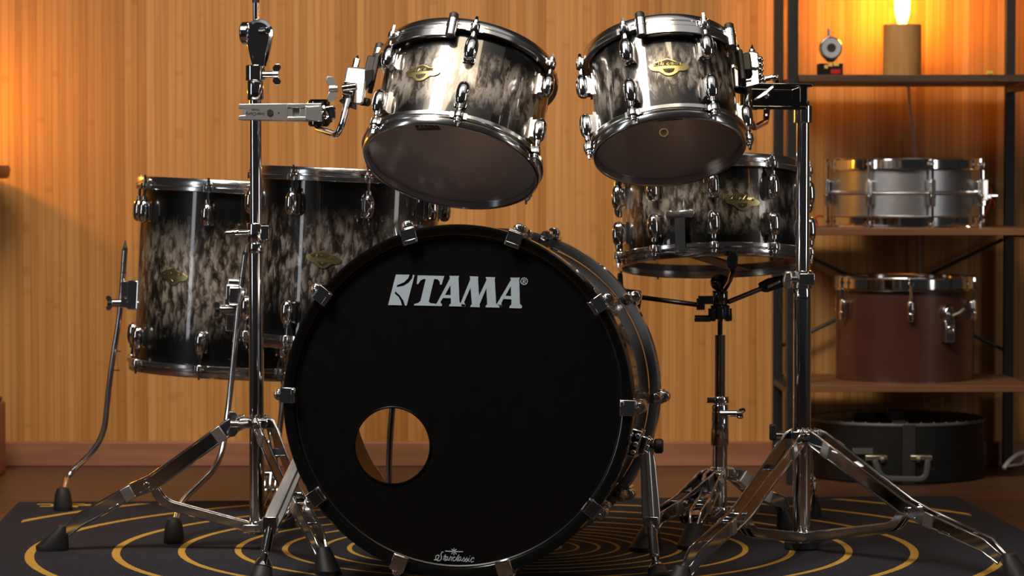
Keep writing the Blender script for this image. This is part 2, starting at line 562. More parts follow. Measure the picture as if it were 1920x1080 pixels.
def fill2d(name, loops, depth, M, m, parent):
    """flat lettering with holes, extruded by depth"""
    cu = bpy.data.curves.new(name, 'CURVE'); cu.dimensions = '2D'; cu.fill_mode = 'BOTH'; cu.extrude = depth / 2
    for lp in loops:
        s = cu.splines.new('POLY'); s.points.add(len(lp) - 1); s.use_cyclic_u = True
        for i, (x, y) in enumerate(lp): s.points[i].co = (x, y, 0, 1)
    ob = bpy.data.objects.new('tmp', cu); COL.objects.link(ob)
    dg = bpy.context.evaluated_depsgraph_get(); dg.update()
    me = bpy.data.meshes.new_from_object(ob.evaluated_get(dg))
    bpy.data.objects.remove(ob); bpy.data.curves.remove(cu)
    me.materials.clear(); me.materials.append(m)
    return link(name, me, parent, M=M)

def text_mesh(name, body, size, depth, M, m, parent, shear=0.0):
    cu = bpy.data.curves.new(name, 'FONT'); cu.body = body; cu.size = size; cu.extrude = depth / 2
    cu.align_x = 'CENTER'; cu.align_y = 'CENTER'; cu.shear = shear
    ob = bpy.data.objects.new('tmp', cu); COL.objects.link(ob)
    dg = bpy.context.evaluated_depsgraph_get(); dg.update()
    me = bpy.data.meshes.new_from_object(ob.evaluated_get(dg))
    bpy.data.objects.remove(ob); bpy.data.curves.remove(cu)
    me.materials.clear(); me.materials.append(m)
    return link(name, me, parent, M=M)

# ------------------------------------------------------------------ the room
WALL_D = 7.13
w = MB(); w.box((0, WALL_D + 0.05, 1.4), (7.0, 0.1, 2.8)); o = w.build('wall_back', BAMBOO); o['kind'] = 'structure'
w = MB(); w.box((0, 2.6, -0.05), (7.0, 9.3, 0.1)); o = w.build('floor', FLOOR); o['kind'] = 'structure'
w = MB(); w.box((0, WALL_D - 0.009, 0.03), (7.0, 0.018, 0.06)); o = w.build('baseboard_back', BASEWOOD, bevel=0.003); o['kind'] = 'structure'

# ------------------------------------------------------------------ rug
RZ = 0.006
rug_c = Vector((0.006, 5.52, 0)); rug_rot = R_(3.5)
rug = thing('drum_rug', 'black rug with yellow concentric rings lying under the drum kit', 'rug', M=Matrix.Translation(rug_c) @ Matrix.Rotation(rug_rot, 4, 'Z'))
w = MB(); w.box((0, 0.0, RZ / 2), (2.02, 1.66, RZ)); w.build('rug_pile', RUG, rug, bevel=0.002, local=True)
MAT_YEL = mat('yellow_rug_print', (0.60, 0.34, 0.05), 0.9, noise=0.15, nscale=300)
w = MB()
for (x0, x1, y0, y1) in ((-0.965, -0.915, 0.775, 0.783), (-0.935, -0.865, 0.755, 0.781), (-0.955, -0.92, 0.735, 0.743), (-0.925, -0.875, 0.722, 0.757), (-0.90, -0.85, 0.748, 0.768)):
    w.box(((x0 + x1) / 2, (y0 + y1) / 2, RZ + 0.0004), (x1 - x0, y1 - y0, 0.0008))
w.build('emblem', MAT_YEL, rug, local=True)['label'] = 'yellow emblem at the back left corner of the rug'

# ------------------------------------------------------------------ logos
TAMA = [
 [(462,113),(795,120),(762,228),(742,226),(738,190),(712,162),(668,158),(603,440),(622,458),(692,466),(692,492),(418,488),(424,470),(475,455),(500,430),(565,160),(540,158),(500,175),(470,222),(452,222)],
 [(860,118),(978,118),(972,150),(985,440),(1005,465),(1060,475),(1058,498),(855,495),(860,475),(880,460),(878,395),(780,393),(750,440),(755,462),(770,470),(765,494),(694,492),(694,466),(705,455),(865,150)],
 [(872,232),(805,355),(876,357)],
 [(1112,122),(1218,125),(1215,160),(1228,365),(1320,165),(1308,130),(1428,132),(1422,160),(1440,455),(1460,480),(1520,488),(1515,510),(1308,505),(1312,485),(1330,470),(1318,270),(1235,470),(1240,490),(1235,506),(1120,502),(1125,482),(1140,465),(1122,262),(1045,440),(1050,464),(1062,474),(1061,497),(1010,496),(1010,468),(1000,455),(1118,160)],
 [(1615,135),(1732,135),(1725,165),(1735,460),(1762,485),(1755,516),(1603,513),(1607,490),(1630,470),(1628,405),(1530,400),(1505,455),(1510,475),(1524,485),(1519,511),(1480,509),(1478,485),(1445,470),(1622,165)],
 [(1622,240),(1555,362),(1624,365)],
 [(190,105),(362,106),(345,150),(292,202),(208,236),(198,262),(290,244),(352,205),(395,150),(402,108),(425,110),(328,490),(305,490),(285,425),(238,362),(185,314),(176,340),(226,385),(252,432),(268,487),(95,485)],
]
def circ(cx, cy, r, n=24): return [(cx + r * math.cos(2 * PI * i / n), cy + r * math.sin(2 * PI * i / n)) for i in range(n)]
SCRIPT = [
 [(550,475),(500,490),(465,560),(488,640),(480,720),(420,778),(340,770),(292,700),(295,620),(350,580),(410,605)],
 [(235,745),(320,748),(375,700),(415,605)],
 [(625,560),(555,740),(590,772),(640,735)], [(560,630),(650,622)],
 [(705,645),(650,640),(605,720),(622,772),(660,740),(712,640),(690,755),(730,750)],
 [(740,760),(800,615),(825,645),(852,655),(812,755),(842,765)],
 [(955,655),(905,640),(868,720),(890,775),(950,755)],
 [(950,755),(1085,555),(1000,740),(1012,775),(1050,750)],
 [(1145,645),(1092,640),(1050,720),(1068,775),(1108,740),(1160,640),(1132,755),(1175,765)],
 [(1175,765),(1262,635),(1284,720),(1252,780),(1210,770)],
 [(1280,765),(1352,640),(1372,720),(1342,790),(1300,780)],
 [(1362,775),(1432,650),(1402,765),(1445,790)], [(1448,590),(1464,592)],
 [(1575,690),(1580,655),(1530,650),(1475,740),(1502,800),(1575,770)],
]
STAR = [[(610,440),(800,452)], [(1030,455),(1215,455)]] + [[(910 + 18 * math.cos(a), 455 + 18 * math.sin(a)), (910 + 120 * math.cos(a), 455 + 120 * math.sin(a))] for a in [k * PI / 4 + PI / 2 for k in range(8)]]

# ------------------------------------------------------------------ drum building blocks
def lug_mesh():
    w = MB()
    w.lathe([(1e-5, -0.0245), (0.005, -0.0240), (0.0092, -0.0205), (0.0118, -0.013), (0.0124, -0.003), (0.0120, 0.008), (0.0100, 0.016), (0.0075, 0.020), (0.0058, 0.0215), (0.0055, 0.0285), (1e-5, 0.0285)], 20, Matrix.Translation((0, -0.0155, 0)))
    w.box((0, -0.006, -0.002), (0.017, 0.018, 0.034))
    w.box((0, -0.001, -0.002), (0.0215, 0.004, 0.042))
    me = w.build('lug', CHROME)
    d = me.data; bpy.data.objects.remove(me)
    return d
LUG = lug_mesh()

def rod_mesh(L):
    w = MB()
    w.cyl((0, 0, 0), (0, 0, L), 0.0030, 10)
    w.cyl((0, 0, L - 0.006), (0, 0, L - 0.0035), 0.0068, 14)
    w.cyl((0, 0, L - 0.0035), (0, 0, L + 0.0005), 0.0052, 14, bev=0.001)
    w.cyl((0, 0, L), (0, 0, L + 0.0085), 0.0032, 4, r2=0.0027)
    o = w.build('tension_rod', CHROME); d = o.data; bpy.data.objects.remove(o); return d

def diecast(R, lugs, flip=False, ears=True):
    """hoop in local z: 0 = shell side, 0.026 = playing edge"""
    w = MB()
    prof = [(R + 0.0035, 0.0), (R + 0.0125, 0.0005), (R + 0.0138, 0.002), (R + 0.0138, 0.0085), (R + 0.0125, 0.0098), (R + 0.0066, 0.0104), (R + 0.0062, 0.0128), (R + 0.0098, 0.0142), (R + 0.0094, 0.0240), (R + 0.0076, 0.0264), (R + 0.0045, 0.0268), (R + 0.0022, 0.0255), (R + 0.0018, 0.013), (R + 0.0035, 0.011)]
    w.lathe(prof, 96, None, closed=True)
    if ears:
        for a in lugs:
            M = Matrix.Rotation(a, 4, 'Z')
            w.lathe([(1e-5, 0.0), (0.0082, 0.0), (0.0090, 0.0012), (0.0090, 0.0115), (0.008, 0.0128), (1e-5, 0.0128)], 16, M @ Matrix.Translation((0, -(R + 0.0155), 0)))
            w.box((0, -(R + 0.0105), 0.0062), (0.030, 0.006, 0.0115), M)
    return w

def flat_disc(R, z, seg=64, dome=0.0):
    w = MB(); w.lathe([(1e-5, z + dome), (R * 0.5, z + dome * 0.75), (R, z)], seg); return w

BADGE = [(190,470),(250,420),(330,400),(390,360),(480,350),(540,330),(690,295),(820,340),(920,410),(1030,415),(1100,470),(1200,510),(1220,560),(1180,630),(1080,670),(960,670),(870,740),(790,790),(690,805),(600,785),(520,720),(450,660),(330,630),(250,590)]
def hitcols(poly, x):
    ys = []
    n = len(poly)
    for i in range(n):
        (x0, y0), (x1, y1) = poly[i], poly[(i + 1) % n]
        if (x0 - x) * (x1 - x) < 0:
            ys.append(y0 + (y1 - y0) * (x - x0) / (x1 - x0))
    return (min(ys), max(ys)) if len(ys) >= 2 else None

def bent_patch(w, poly, R, off, th, scale, ncol=28):
    cx, cy = 705, 550
    xs = [p[0] for p in poly]
    x0, x1 = min(xs) + 2, max(xs) - 2
    def at(x, y, r):
        u = (x - cx) * scale; a = u / R
        return Vector((r * math.sin(a), -r * math.cos(a), -(y - cy) * scale))
    vs = []; fs = []
    for i in range(ncol + 1):
        x = x0 + (x1 - x0) * i / ncol + 0.013
        h = hitcols(poly, x)
        if not h: h = (550, 552)
        b = 9
        vs += [at(x, h[0], R + off), at(x, h[1], R + off), at(x, h[0] + b, R + off + th), at(x, h[1] - b, R + off + th)]
    for i in range(ncol):
        a = i * 4; c = a + 4
        fs += [(a + 2, c + 2, c + 3, a + 3), (a, c, c + 2, a + 2), (a + 3, c + 3, c + 1, a + 1)]
    fs += [(0, 2, 3, 1), (ncol * 4, ncol * 4 + 1, ncol * 4 + 3, ncol * 4 + 2)]
    w.add(vs, fs)

def make_badge(root, R, ang, z, wid=0.071):
    sc = wid / 1030.0
    M = Matrix.Translation((0, 0, z)) @ Matrix.Rotation(ang, 4, 'Z')
    w = MB(); bent_patch(w, BADGE, R, 0.0002, 0.0022, sc)
    b = w.build('badge', GOLD, root, local=True); b.matrix_basis = M; b['label'] = 'brass name badge with script lettering'
    w = MB()
    bent_patch(w, [(500,385),(690,330),(900,425),(1010,440),(1035,520),(340,500),(335,420),(400,390)], R, 0.0024, 0.0002, sc, 18)
    bent_patch(w, [(545,592),(850,592),(835,650),(790,705),(690,735),(600,700),(560,650)], R, 0.0024, 0.0002, sc, 12)
    w.build('recess', GOLDDARK, b, local=True)
    w = MB()
    def at(x, y):
        u = (x - 705) * sc; a = u / R; r = R + 0.0029
        return Vector((r * math.sin(a), -r * math.cos(a), -(y - 550) * sc))
    for st in SCRIPT:
        pts = [at(330 + (x - 230) * 0.53, 350 + (y - 470) * 0.50) for x, y in st]
        w.tube(pts, 10 * sc, 5)
    for k in range(4):
        a = k * PI / 4
        w.tube([at(690 - 32 * math.cos(a), 655 - 30 * math.sin(a)), at(690 + 32 * math.cos(a), 655 + 30 * math.sin(a))], 5 * sc, 4)
    w.build('badge_lettering', GOLD, b, local=True)

def drum_frame(bottom, lean, tilt):
    ax = Vector((math.sin(R_(lean)) * math.cos(R_(tilt)), math.sin(R_(tilt)), math.cos(R_(lean)) * math.cos(R_(tilt)))).normalized()
    y = Vector((0, 1, 0)); y = (y - ax * y.dot(ax)).normalized()
    x = y.cross(ax)
    M = Matrix((x, y, ax)).transposed().to_4x4()
    M.translation = bottom
    return M

def kit_drum(name, label, cat, M, R, H, nlug, lug0, badge_ang, finish, lugz=0.062, bottom_film=CLEARFILM, group=None, badge_z=0.5, vent=True):
    root = thing(name, label, cat, M=M, group=group)
    z0, z1 = 0.016, H - 0.016            # shell edges
    angs = [lug0 + 2 * PI * k / nlug for k in range(nlug)]
    w = MB()
    w.lathe([(R, 0.0), (R, z1 - z0), (R - 0.007, z1 - z0), (R - 0.007, 0.0)], 96, closed=True)
    sh = w.build('shell', finish, root, local=True); sh.location = (0, 0, z0)
    w = MB(); w.lathe([(R - 0.0072, 0.0005), (R - 0.0078, 0.0005), (R - 0.0078, z1 - z0 - 0.0005), (R - 0.0072, z1 - z0 - 0.0005)], 64, closed=True)
    li = w.build('inner_ply', INNERWOOD, sh, local=True)
    hp = diecast(R, angs)
    ht = hp.build('hoop', HOOPCHROME, root, local=True); ht.location = (0, 0, H - 0.0268)
    me = ht.data
    hb = link('hoop', me, root); hb.matrix_basis = Matrix.Translation((0, 0, 0.0268)) @ Matrix.Scale(-1, 4, (0, 0, 1))
    w = flat_disc(R + 0.002, 0)
    w.lathe([(R + 0.001, -0.003), (R + 0.0033, -0.003), (R + 0.0033, 0.001), (R + 0.001, 0.001)], 64, closed=True)
    bh = w.build('batter_head', WHITECOAT if bottom_film is None else CLEARFILM, root, local=True); bh.location = (0, 0, H - 0.0135)
    w = flat_disc(R + 0.002, 0)
    rh = w.build('resonant_head', bottom_film or CLEARFILM, root, local=True); rh.location = (0, 0, 0.0135)
    w = MB(); w.lathe([(R + 0.0002, 0.0), (R + 0.0036, 0.0), (R + 0.0036, 0.006), (R + 0.0002, 0.006)], 64, closed=True)
    w.build('flesh_hoop', ALU, rh, local=True)
    L = lugz - 0.012
    rm = rod_mesh(L)
    for a in angs:
        rz = Matrix.Rotation(a, 4, 'Z')
        link('lug', LUG, root, M=rz @ Matrix.Translation((0, -R, H - lugz)))
        link('lug', LUG, root, M=rz @ Matrix.Translation((0, -R, lugz)) @ Matrix.Rotation(PI, 4, 'Y'))
        link('tension_rod', rm, root, M=rz @ Matrix.Translation((0, -(R + 0.0155), H - lugz + 0.006)))
        link('tension_rod', rm, root, M=rz @ Matrix.Translation((0, -(R + 0.0155), lugz - 0.006)) @ Matrix.Rotation(PI, 4, 'Y'))
    if badge_ang is not None:
        make_badge(root, R, badge_ang, H * badge_z)
    return root

def head_logo(root, R, ang, z, wid, rad):
    """dark maker's mark printed on the underside of the resonant head"""
    sc = wid / 1680.0
    loops = [[((x - 925) * sc, -(y - 300) * sc) for x, y in lp] for lp in TAMA]
    loops.append([(-0.5 * wid, -0.0075), (0.5 * wid, -0.0075), (0.5 * wid, -0.0105), (-0.5 * wid, -0.0105)])
    loops.append([(-0.5 * wid, -0.0125), (0.5 * wid, -0.0125), (0.5 * wid, -0.0145), (-0.5 * wid, -0.0145)])
    # text lies on the underside near the front, its top towards the front rim
    M = Matrix.Rotation(ang, 4, 'Z') @ Matrix.Translation((0, -rad, z)) @ Matrix(((1, 0, 0, 0), (0, -1, 0, 0), (0, 0, -1, 0), (0, 0, 0, 1)))
    rh = [c for c in root.children if c.name.startswith('resonant_head')][0]
    o = fill2d('head_print', loops, 0.0004, M, DARKPRINT, rh)
    return o

# ------------------------------------------------------------------ bass drum
BR = 0.2794
Pf = P(856, 753, 4.97); Pr = P(937, 731, 5.46)
bz = (Pf - Pr).normalized(); by = Vector((0, 0, 1)); by = (by - bz * bz.z).normalized(); bx = by.cross(bz)
MBass = Matrix((bx, by, bz)).transposed().to_4x4(); MBass.translation = Pf
BL = (Pf - Pr).length + 0.012
bass = thing('bass_drum', 'large bass drum with black front head, round port and pale logo', 'drum', M=MBass)
FIN_BASS = burst('bass_shell_finish', -0.43, 3.1)
w = MB(); w.lathe([(BR, -0.035), (BR, -BL + 0.035), (BR - 0.008, -BL + 0.035), (BR - 0.008, -0.035)], 128, closed=True)
bsh = w.build('shell', FIN_BASS, bass, local=True)
w = MB(); w.lathe([(BR - 0.0085, -0.036), (BR - 0.009, -0.036), (BR - 0.009, -BL + 0.036), (BR - 0.0085, -BL + 0.036)], 96, closed=True)
w.build('inner_ply', INNERWOOD, bsh, local=True)
hoopprof = lambda z0, z1: [(BR + 0.006, z0), (BR + 0.0165, z0), (BR + 0.0191, z0 - 0.003 * (1 if z1 < z0 else -1)), (BR + 0.0191, z1 + 0.003 * (1 if z1 < z0 else -1)), (BR + 0.0165, z1), (BR + 0.006, z1), (BR + 0.003, z1 + 0.002 * (1 if z1 < z0 else -1)), (BR + 0.001, z0 - 0.003 * (1 if z1 < z0 else -1))]
w = MB(); w.lathe(hoopprof(0.0, -0.040), 128, closed=True); w.build('front_hoop', BLACKGLOSS, bass, local=True)['label'] = 'gloss black front hoop'
w = MB(); w.lathe(hoopprof(-BL + 0.040, -BL), 128, closed=True); w.build('rear_hoop', HOOPGREY, bass, local=True)['label'] = 'grey rear hoop'
# front head with port hole
w = MB(); nseg = 96; vs = []; fs = []
hx, hy, hr = -0.1115, -0.0765, 0.0652
for i in range(nseg):
    a = 2 * PI * i / nseg
    vs += [((BR + 0.0025) * math.cos(a), (BR + 0.0025) * math.sin(a), -0.010), (0.2785 * math.cos(a), 0.2785 * math.sin(a), -0.010), (0.2765 * math.cos(a), 0.2765 * math.sin(a), -0.0116), (hx + hr * math.cos(a), hy + hr * math.sin(a), -0.012)]
for i in range(nseg):
    j = (i + 1) % nseg
    for k in range(3): fs.append((i * 4 + k, j * 4 + k, j * 4 + k + 1, i * 4 + k + 1))
w.add(vs, fs); fh = w.build('front_head', HEADBLACK, bass, local=True); fh['label'] = 'black resonant head with round port'
w = MB(); w.tube([(hx + hr * math.cos(2 * PI * i / 64), hy + hr * math.sin(2 * PI * i / 64), -0.0115) for i in range(64)], 0.0016, 6, closed=True)
w.build('port_trim', BLACKGLOSS, fh, local=True)
w = MB(); w.lathe([(1e-5, -BL + 0.012), (BR + 0.002, -BL + 0.012)], 96); w.build('batter_head', CLEARBASS, bass, local=True)['label'] = 'clear rear head seen through the port'
cy_ = math.cos(math.atan2(bz.x, -bz.y))
cosyaw = abs(bz.y)
def bl(px, py): return ((px - 856) / 1112.0 / cosyaw, -(py - 753) / 1112.0)
loops = [[bl(710 + x / 6.62, 500 + y / 6.62) for x, y in lp] for lp in TAMA]
loops.append([bl(710 + x / 6.62, 500 + y / 6.62) for x, y in circ(1785, 180, 46)])
loops.append([bl(710 + x / 6.62, 500 + y / 6.62) for x, y in circ(1785, 180, 36)])
for lp in ([(1768,155),(1792,155),(1805,166),(1805,180),(1794,188),(1808,206),(1797,206),(1785,190),(1778,190),(1778,206),(1768,206)], [(1778,164),(1778,181),(1790,181),(1796,173),(1790,164)]):
    loops.append([bl(710 + x / 6.62, 500 + y / 6.62) for x, y in lp])
lg = fill2d('maker_logo', loops, 0.0006, Matrix.Translation((0, 0, -0.0106)), LOGO, fh); lg['label'] = 'pale printed maker name with emblem'
w = MB()
for lp in ([(200,122),(330,124),(318,152),(270,192),(196,222),(222,122)], [(398,175),(345,225),(290,256),(205,268)], [(378,200),(325,440),(300,400),(250,350),(190,312)], [(180,335),(222,372),(246,420),(252,462),(122,460),(195,250)]):
    w.tube([(*bl(710 + x / 6.62, 500 + y / 6.62), -0.0102) for x, y in lp], 0.0004, 4)
w.build('emblem_lines', DARKPRINT, lg, local=True)
w = MB()
for st in SCRIPT + STAR:
    w.tube([(*bl(800 + x / 18.0, 1010 + y / 18.0), -0.0112) for x, y in st], 0.00095, 5)
w.build('series_logo', LOGO, fh, local=True)['label'] = 'small pale script name with a star above it'

def claw_mesh():
    """hook over a hoop: local z towards the head, y outwards, origin on hoop outer corner"""
    w = MB()
    w.box((0, -0.009, 0.0035), (0.026, 0.026, 0.005))          # front plate over the hoop face
    w.box((0, -0.018, 0.0065), (0.022, 0.006, 0.003))
    w.box((0, 0.003, -0.022), (0.026, 0.006, 0.052))           # saddle along the hoop
    w.lathe([(1e-5, -0.050), (0.009, -0.050), (0.0105, -0.047), (0.0105, -0.014), (0.008, -0.010), (1e-5, -0.010)], 16, Matrix.Translation((0, 0.009, 0)))
    w.cyl((0, 0.009, -0.012), (0, 0.009, -0.002), 0.006, 12, bev=0.001)
    w.cyl((0, 0.009, -0.002), (0, 0.009, 0.004), 0.0033, 4)
    w.cyl((0, 0.009, -0.05), (0, 0.009, -0.095), 0.0033, 8)
    o = w.build('claw', CHROME, bevel=0.0012); d = o.data; bpy.data.objects.remove(o); return d
CLAW = claw_mesh()
def basslug_mesh():
    w = MB()
    w.lathe([(1e-5, -0.026), (0.006, -0.025), (0.0105, -0.018), (0.0118, 0.0), (0.0105, 0.018), (0.007, 0.024), (1e-5, 0.026)], 18, Matrix.Translation((0, 0.021, 0)))
    w.box((0, 0.008, 0), (0.018, 0.02, 0.036))
    w.box((0, 0.001, 0), (0.022, 0.004, 0.044))
    o = w.build('lug', CHROME); d = o.data; bpy.data.objects.remove(o); return d
BLUG = basslug_mesh()
for k in range(10):
    a = R_(-1.5 + 36 * k)
    rz = Matrix.Rotation(a - PI / 2, 4, 'Z')
    def put(name, me, M, bev=0.0): link(name, me, bass, bev, M=M)
    put('claw', CLAW, rz @ Matrix.Translation((0, BR + 0.0191, 0)), 0.0012)
    put('claw', CLAW, rz @ Matrix.Translation((0, BR + 0.0191, -BL)) @ Matrix.Rotation(PI, 4, 'Y'), 0.0012)
    put('lug', BLUG, rz @ Matrix.Translation((0, BR, -0.118)))
    put('lug', BLUG, rz @ Matrix.Translation((0, BR, -BL + 0.118)))
# spurs: bracket on the shell, flat bar, rod and rubber foot (world points turned into drum space)
inv = MBass.inverted()
def spur(side, bk, mid, rod, foot):
    ang = math.atan2(bk[1], bk[0])
    rz = Matrix.Rotation(ang - PI / 2, 4, 'Z')
    w = MB()
    w.box((0, BR + 0.010, bk[2]), (0.050, 0.026, 0.060), rz)
    w.box((0, BR + 0.028, bk[2]), (0.034, 0.014, 0.046), rz)
    for i in (-1, 0, 1):
        for j in (-1, 1):
            w.sphere((i * 0.011, BR + 0.036, bk[2] + j * 0.013), 0.0055, 10, 6, M=rz)
    for i in (-1, 0, 1):
        for y in (0.004, 0.017):
            w.sphere((i * 0.015, BR + y, bk[2] + 0.030), 0.0058, 10, 6, M=rz)
    w.build('spur_bracket', CHROME, bass, bevel=0.003, local=True)
    B = MBass @ (rz @ Vector((0, BR + 0.034, bk[2])))
    leg = MB()
    mid, rod, foot = Vector(mid), Vector(rod), Vector(foot)
    sd = (Vector((0, -1, 0.1))).normalized()
    pts = [inv @ p for p in (B, B.lerp(mid, 0.25), B.lerp(mid, 0.85), mid)]
    leg.strip(pts, inv.to_3x3() @ sd, [0.020, 0.026, 0.032, 0.028], 0.012)
    leg.strip([p + inv.to_3x3() @ (sd * 0.008) for p in pts], inv.to_3x3() @ sd, [0.008, 0.009, 0.010, 0.008], 0.006)
    lo = leg.build('spur_leg', SATIN, bass, bevel=0.002, local=True)
    w = MB()
    w.cyl(inv @ mid, inv @ mid.lerp(rod, 0.85), 0.0085, 14, bev=0.002)
    w.cyl(inv @ mid.lerp(rod, 0.8), inv @ foot, 0.0048, 10)
    w.box(inv @ mid, (0.024, 0.03, 0.02))
    w.build('spur_rod', CHROME, lo, local=True, bevel=0.001)
    w = MB(); up = (rod - foot).normalized()
    w.cyl(inv @ (foot + up * 0.026), inv @ (foot + up * 0.040), 0.017, 16, r2=0.010, bev=0.001)
    w.build('spur_collar', CHROME, lo, local=True)
    w = MB(); w.cyl(inv @ foot, inv @ (foot + up * 0.028), 0.021, 16, r2=0.016, bev=0.003)
    w.build('rubber_foot', RUBBER, lo, local=True)
    if side < 0: return
    k = MB(); c = B + Vector((0.016 * side, -0.004, 0.0))
    k.cyl(inv @ B, inv @ c, 0.006, 10); k.cyl(inv @ (c - Vector((0.004 * side, 0, 0))), inv @ (c + Vector((0.012 * side, 0, 0))), 0.013, 14, bev=0.003)
    k.build('spur_knob', RUBBER, bass, local=True)
bpos = inv @ P(1203, 826, 5.20)
spur(1, (bpos.x, bpos.y, -0.20), P(1222, 985, 5.10), P(1229, 1058, 5.03), Vector((0.252, 5.00, RZ + 0.006)))
bpos = inv @ P(525, 850, 5.16)
spur(-1, (bpos.x, bpos.y, -0.20), P(507, 985, 5.06), P(495, 1048, 5.03), Vector((-0.428, 5.02, RZ + 0.004)))

# ------------------------------------------------------------------ rack toms
def mount_part(root, R, H, a0, a1, bang, block):
    """suspension bracket clipped under the top hoop between a0 and a1, with rubber grommets at both ends"""
    w = MB()
    zt = H - 0.034
    w.lathe([(R + 0.0135, zt - 0.009), (R + 0.0185, zt - 0.009), (R + 0.0185, zt + 0.0065), (R + 0.0135, zt + 0.0065)], 24, closed=True, a0=a0, a1=a1)
    br = w.build('mount_band', HOOPCHROME, root, bevel=0.001, local=True)
    for a in (a0, a1):
        g = MB(); M = Matrix.Rotation(a, 4, 'Z')
        c = M @ Vector((0, -(R + 0.0165), 0))
        g.cyl(c + Vector((0, 0, zt - 0.010)), c + Vector((0, 0, H - 0.009)), 0.0100, 16, bev=0.001); g.lathe([(0.0100, 0), (0.0108, 0.0005), (0.0108, 0.003), (0.0100, 0.0035)], 16, Matrix.Translation(c + Vector((0, 0, H - 0.024))))
        g.build('mount_post', HOOPCHROME, br, local=True)
        g = MB(); g.cyl(c + Vector((0, 0, H - 0.010)), c + Vector((0, 0, H + 0.003)), 0.0086, 16, bev=0.002)
        g.build('grommet', RUBBER, br, local=True)
    w = MB(); M = Matrix.Rotation(bang, 4, 'Z')
    w.box((0, -(R + 0.017), zt - 0.028), (0.050, 0.010, 0.062), M)
    w.box((0, -(R + 0.026), zt - 0.020), (0.034, 0.018, 0.036), M)
    w.build('mount_plate', RUBBER, root, bevel=0.003, local=True)['label'] = 'black plate of the tom mount'

RT = 0.1524
MT1 = drum_frame(P(845, 315, 5.34), 10.2, 27.0)
tomL = kit_drum('rack_tom', 'larger silver-black burst rack tom, hung left of centre and tilted right', 'drum', MT1, RT, 0.219, 6, 0.0, R_(-31), burst('left_tom_finish', 0.187, 0.3), group='rack toms')
mount_part(tomL, RT, 0.219, R_(-88), R_(-14), R_(-86), None)
head_logo(tomL, RT, R_(-24), -0.0008, 0.045, RT - 0.022)
MT2 = drum_frame(P(1256, 287, 5.235), -4.8, 26.2)
tomR = kit_drum('rack_tom', 'smaller silver-black burst rack tom, hung right of centre and tilted left', 'drum', MT2, 0.127, 0.206, 6, R_(33), R_(3), burst('right_tom_finish', 0.174, 5.2), group='rack toms')
mount_part(tomR, 0.127, 0.206, R_(-14), R_(60), R_(84), None)
head_logo(tomR, 0.127, R_(0), -0.0008, 0.045, 0.127 - 0.012)
w = MB()
w.lathe([(0.0062, 0), (0.0088, 0), (0.0088, 0.003), (0.0062, 0.003)], 24, closed=True)
v_ = w.build('vent_eyelet', GOLD, tomR, local=True); v_.matrix_basis = Matrix.Rotation(R_(180), 4, 'Z') @ Matrix.Translation((0, -0.1185, 0.10)) @ Matrix.Rotation(-PI / 2, 4, 'X')

# ------------------------------------------------------------------ floor toms
def foot_bottle(w, p, up, s=1.0):
    p = Vector(p); up = Vector(up).normalized()
    M = Matrix.Translation(p) @ up.to_track_quat('Z', 'Y').to_matrix().to_4x4()
    w.lathe([(1e-5, 0), (0.0185 * s, 0), (0.0195 * s, 0.003 * s), (0.0195 * s, 0.012 * s), (0.0165 * s, 0.034 * s), (0.012 * s, 0.046 * s), (0.008 * s, 0.048 * s), (1e-5, 0.048 * s)], 20, M)

def floor_leg(root, M, R, ang, zb, top_l, pts_world, foot, wing_dir):
    """bracket on the shell + bent rod leg + rubber foot; pts given in world space"""
    inv = M.inverted()
    rz = Matrix.Rotation(ang, 4, 'Z')
    b = MB()
    b.box((0, -(R + 0.012), zb + 0.012), (0.046, 0.028, 0.062), rz)
    b.box((0, -(R + 0.030), zb + 0.022), (0.034, 0.026, 0.034), rz)
    b.box((0, -(R + 0.003), zb), (0.040, 0.006, 0.105), rz)
    br = b.build('leg_bracket', CHROME, root, bevel=0.004, local=True)
    k = MB()
    c = rz @ Vector((0, -(R + 0.032), zb - 0.006))
    d = inv.to_3x3() @ Vector(wing_dir)
    k.cyl(c, c + d * 0.034, 0.009, 12, bev=0.002)
    k.box((0, -(R + 0.030), zb - 0.006), (0.030, 0.024, 0.020), rz)
    k.build('leg_clamp', CHROME, br, bevel=0.002, local=True)
    k = MB(); k.wing(c + d * 0.030, d, 0.013, up=inv.to_3x3() @ Vector((0.2, 0, 1)))
    k.build('wing_bolt', RUBBER, br, bevel=0.001, local=True)
    P0 = rz @ Vector((0, -(R + 0.032), zb))
    pl = fillet([inv @ Vector(p) for p in pts_world], 0.05, 8)
    l = MB(); l.tube(pl, 0.0062, 12)
    tip = pl[0]; dirn = (pl[0] - pl[1]).normalized()
    l.cyl(tip, tip + dirn * 0.006, 0.0066, 10); l.cyl(tip + dirn * 0.006, tip + dirn * 0.022, 0.005, 10, r2=0.0012)
    lg = l.build('leg', HOOPCHROME, root, local=True)
    g = MB(); d0 = (pl[1] - pl[0]).normalized()
    for q in (0.045, 0.085, 0.21, 0.25):
        g.cyl(tip + d0 * q, tip + d0 * (q + 0.002), 0.0067, 10)
    g.build('leg_groove', RUBBER, lg, local=True)
    f = MB(); up = inv.to_3x3() @ (Vector(pts_world[-2]) - Vector(pts_world[-1])).normalized()
    foot_bottle(f, inv @ Vector(foot), inv.to_3x3() @ Vector((0, 0, 1)))
    f.build('rubber_foot', RUBBER, lg, local=True)

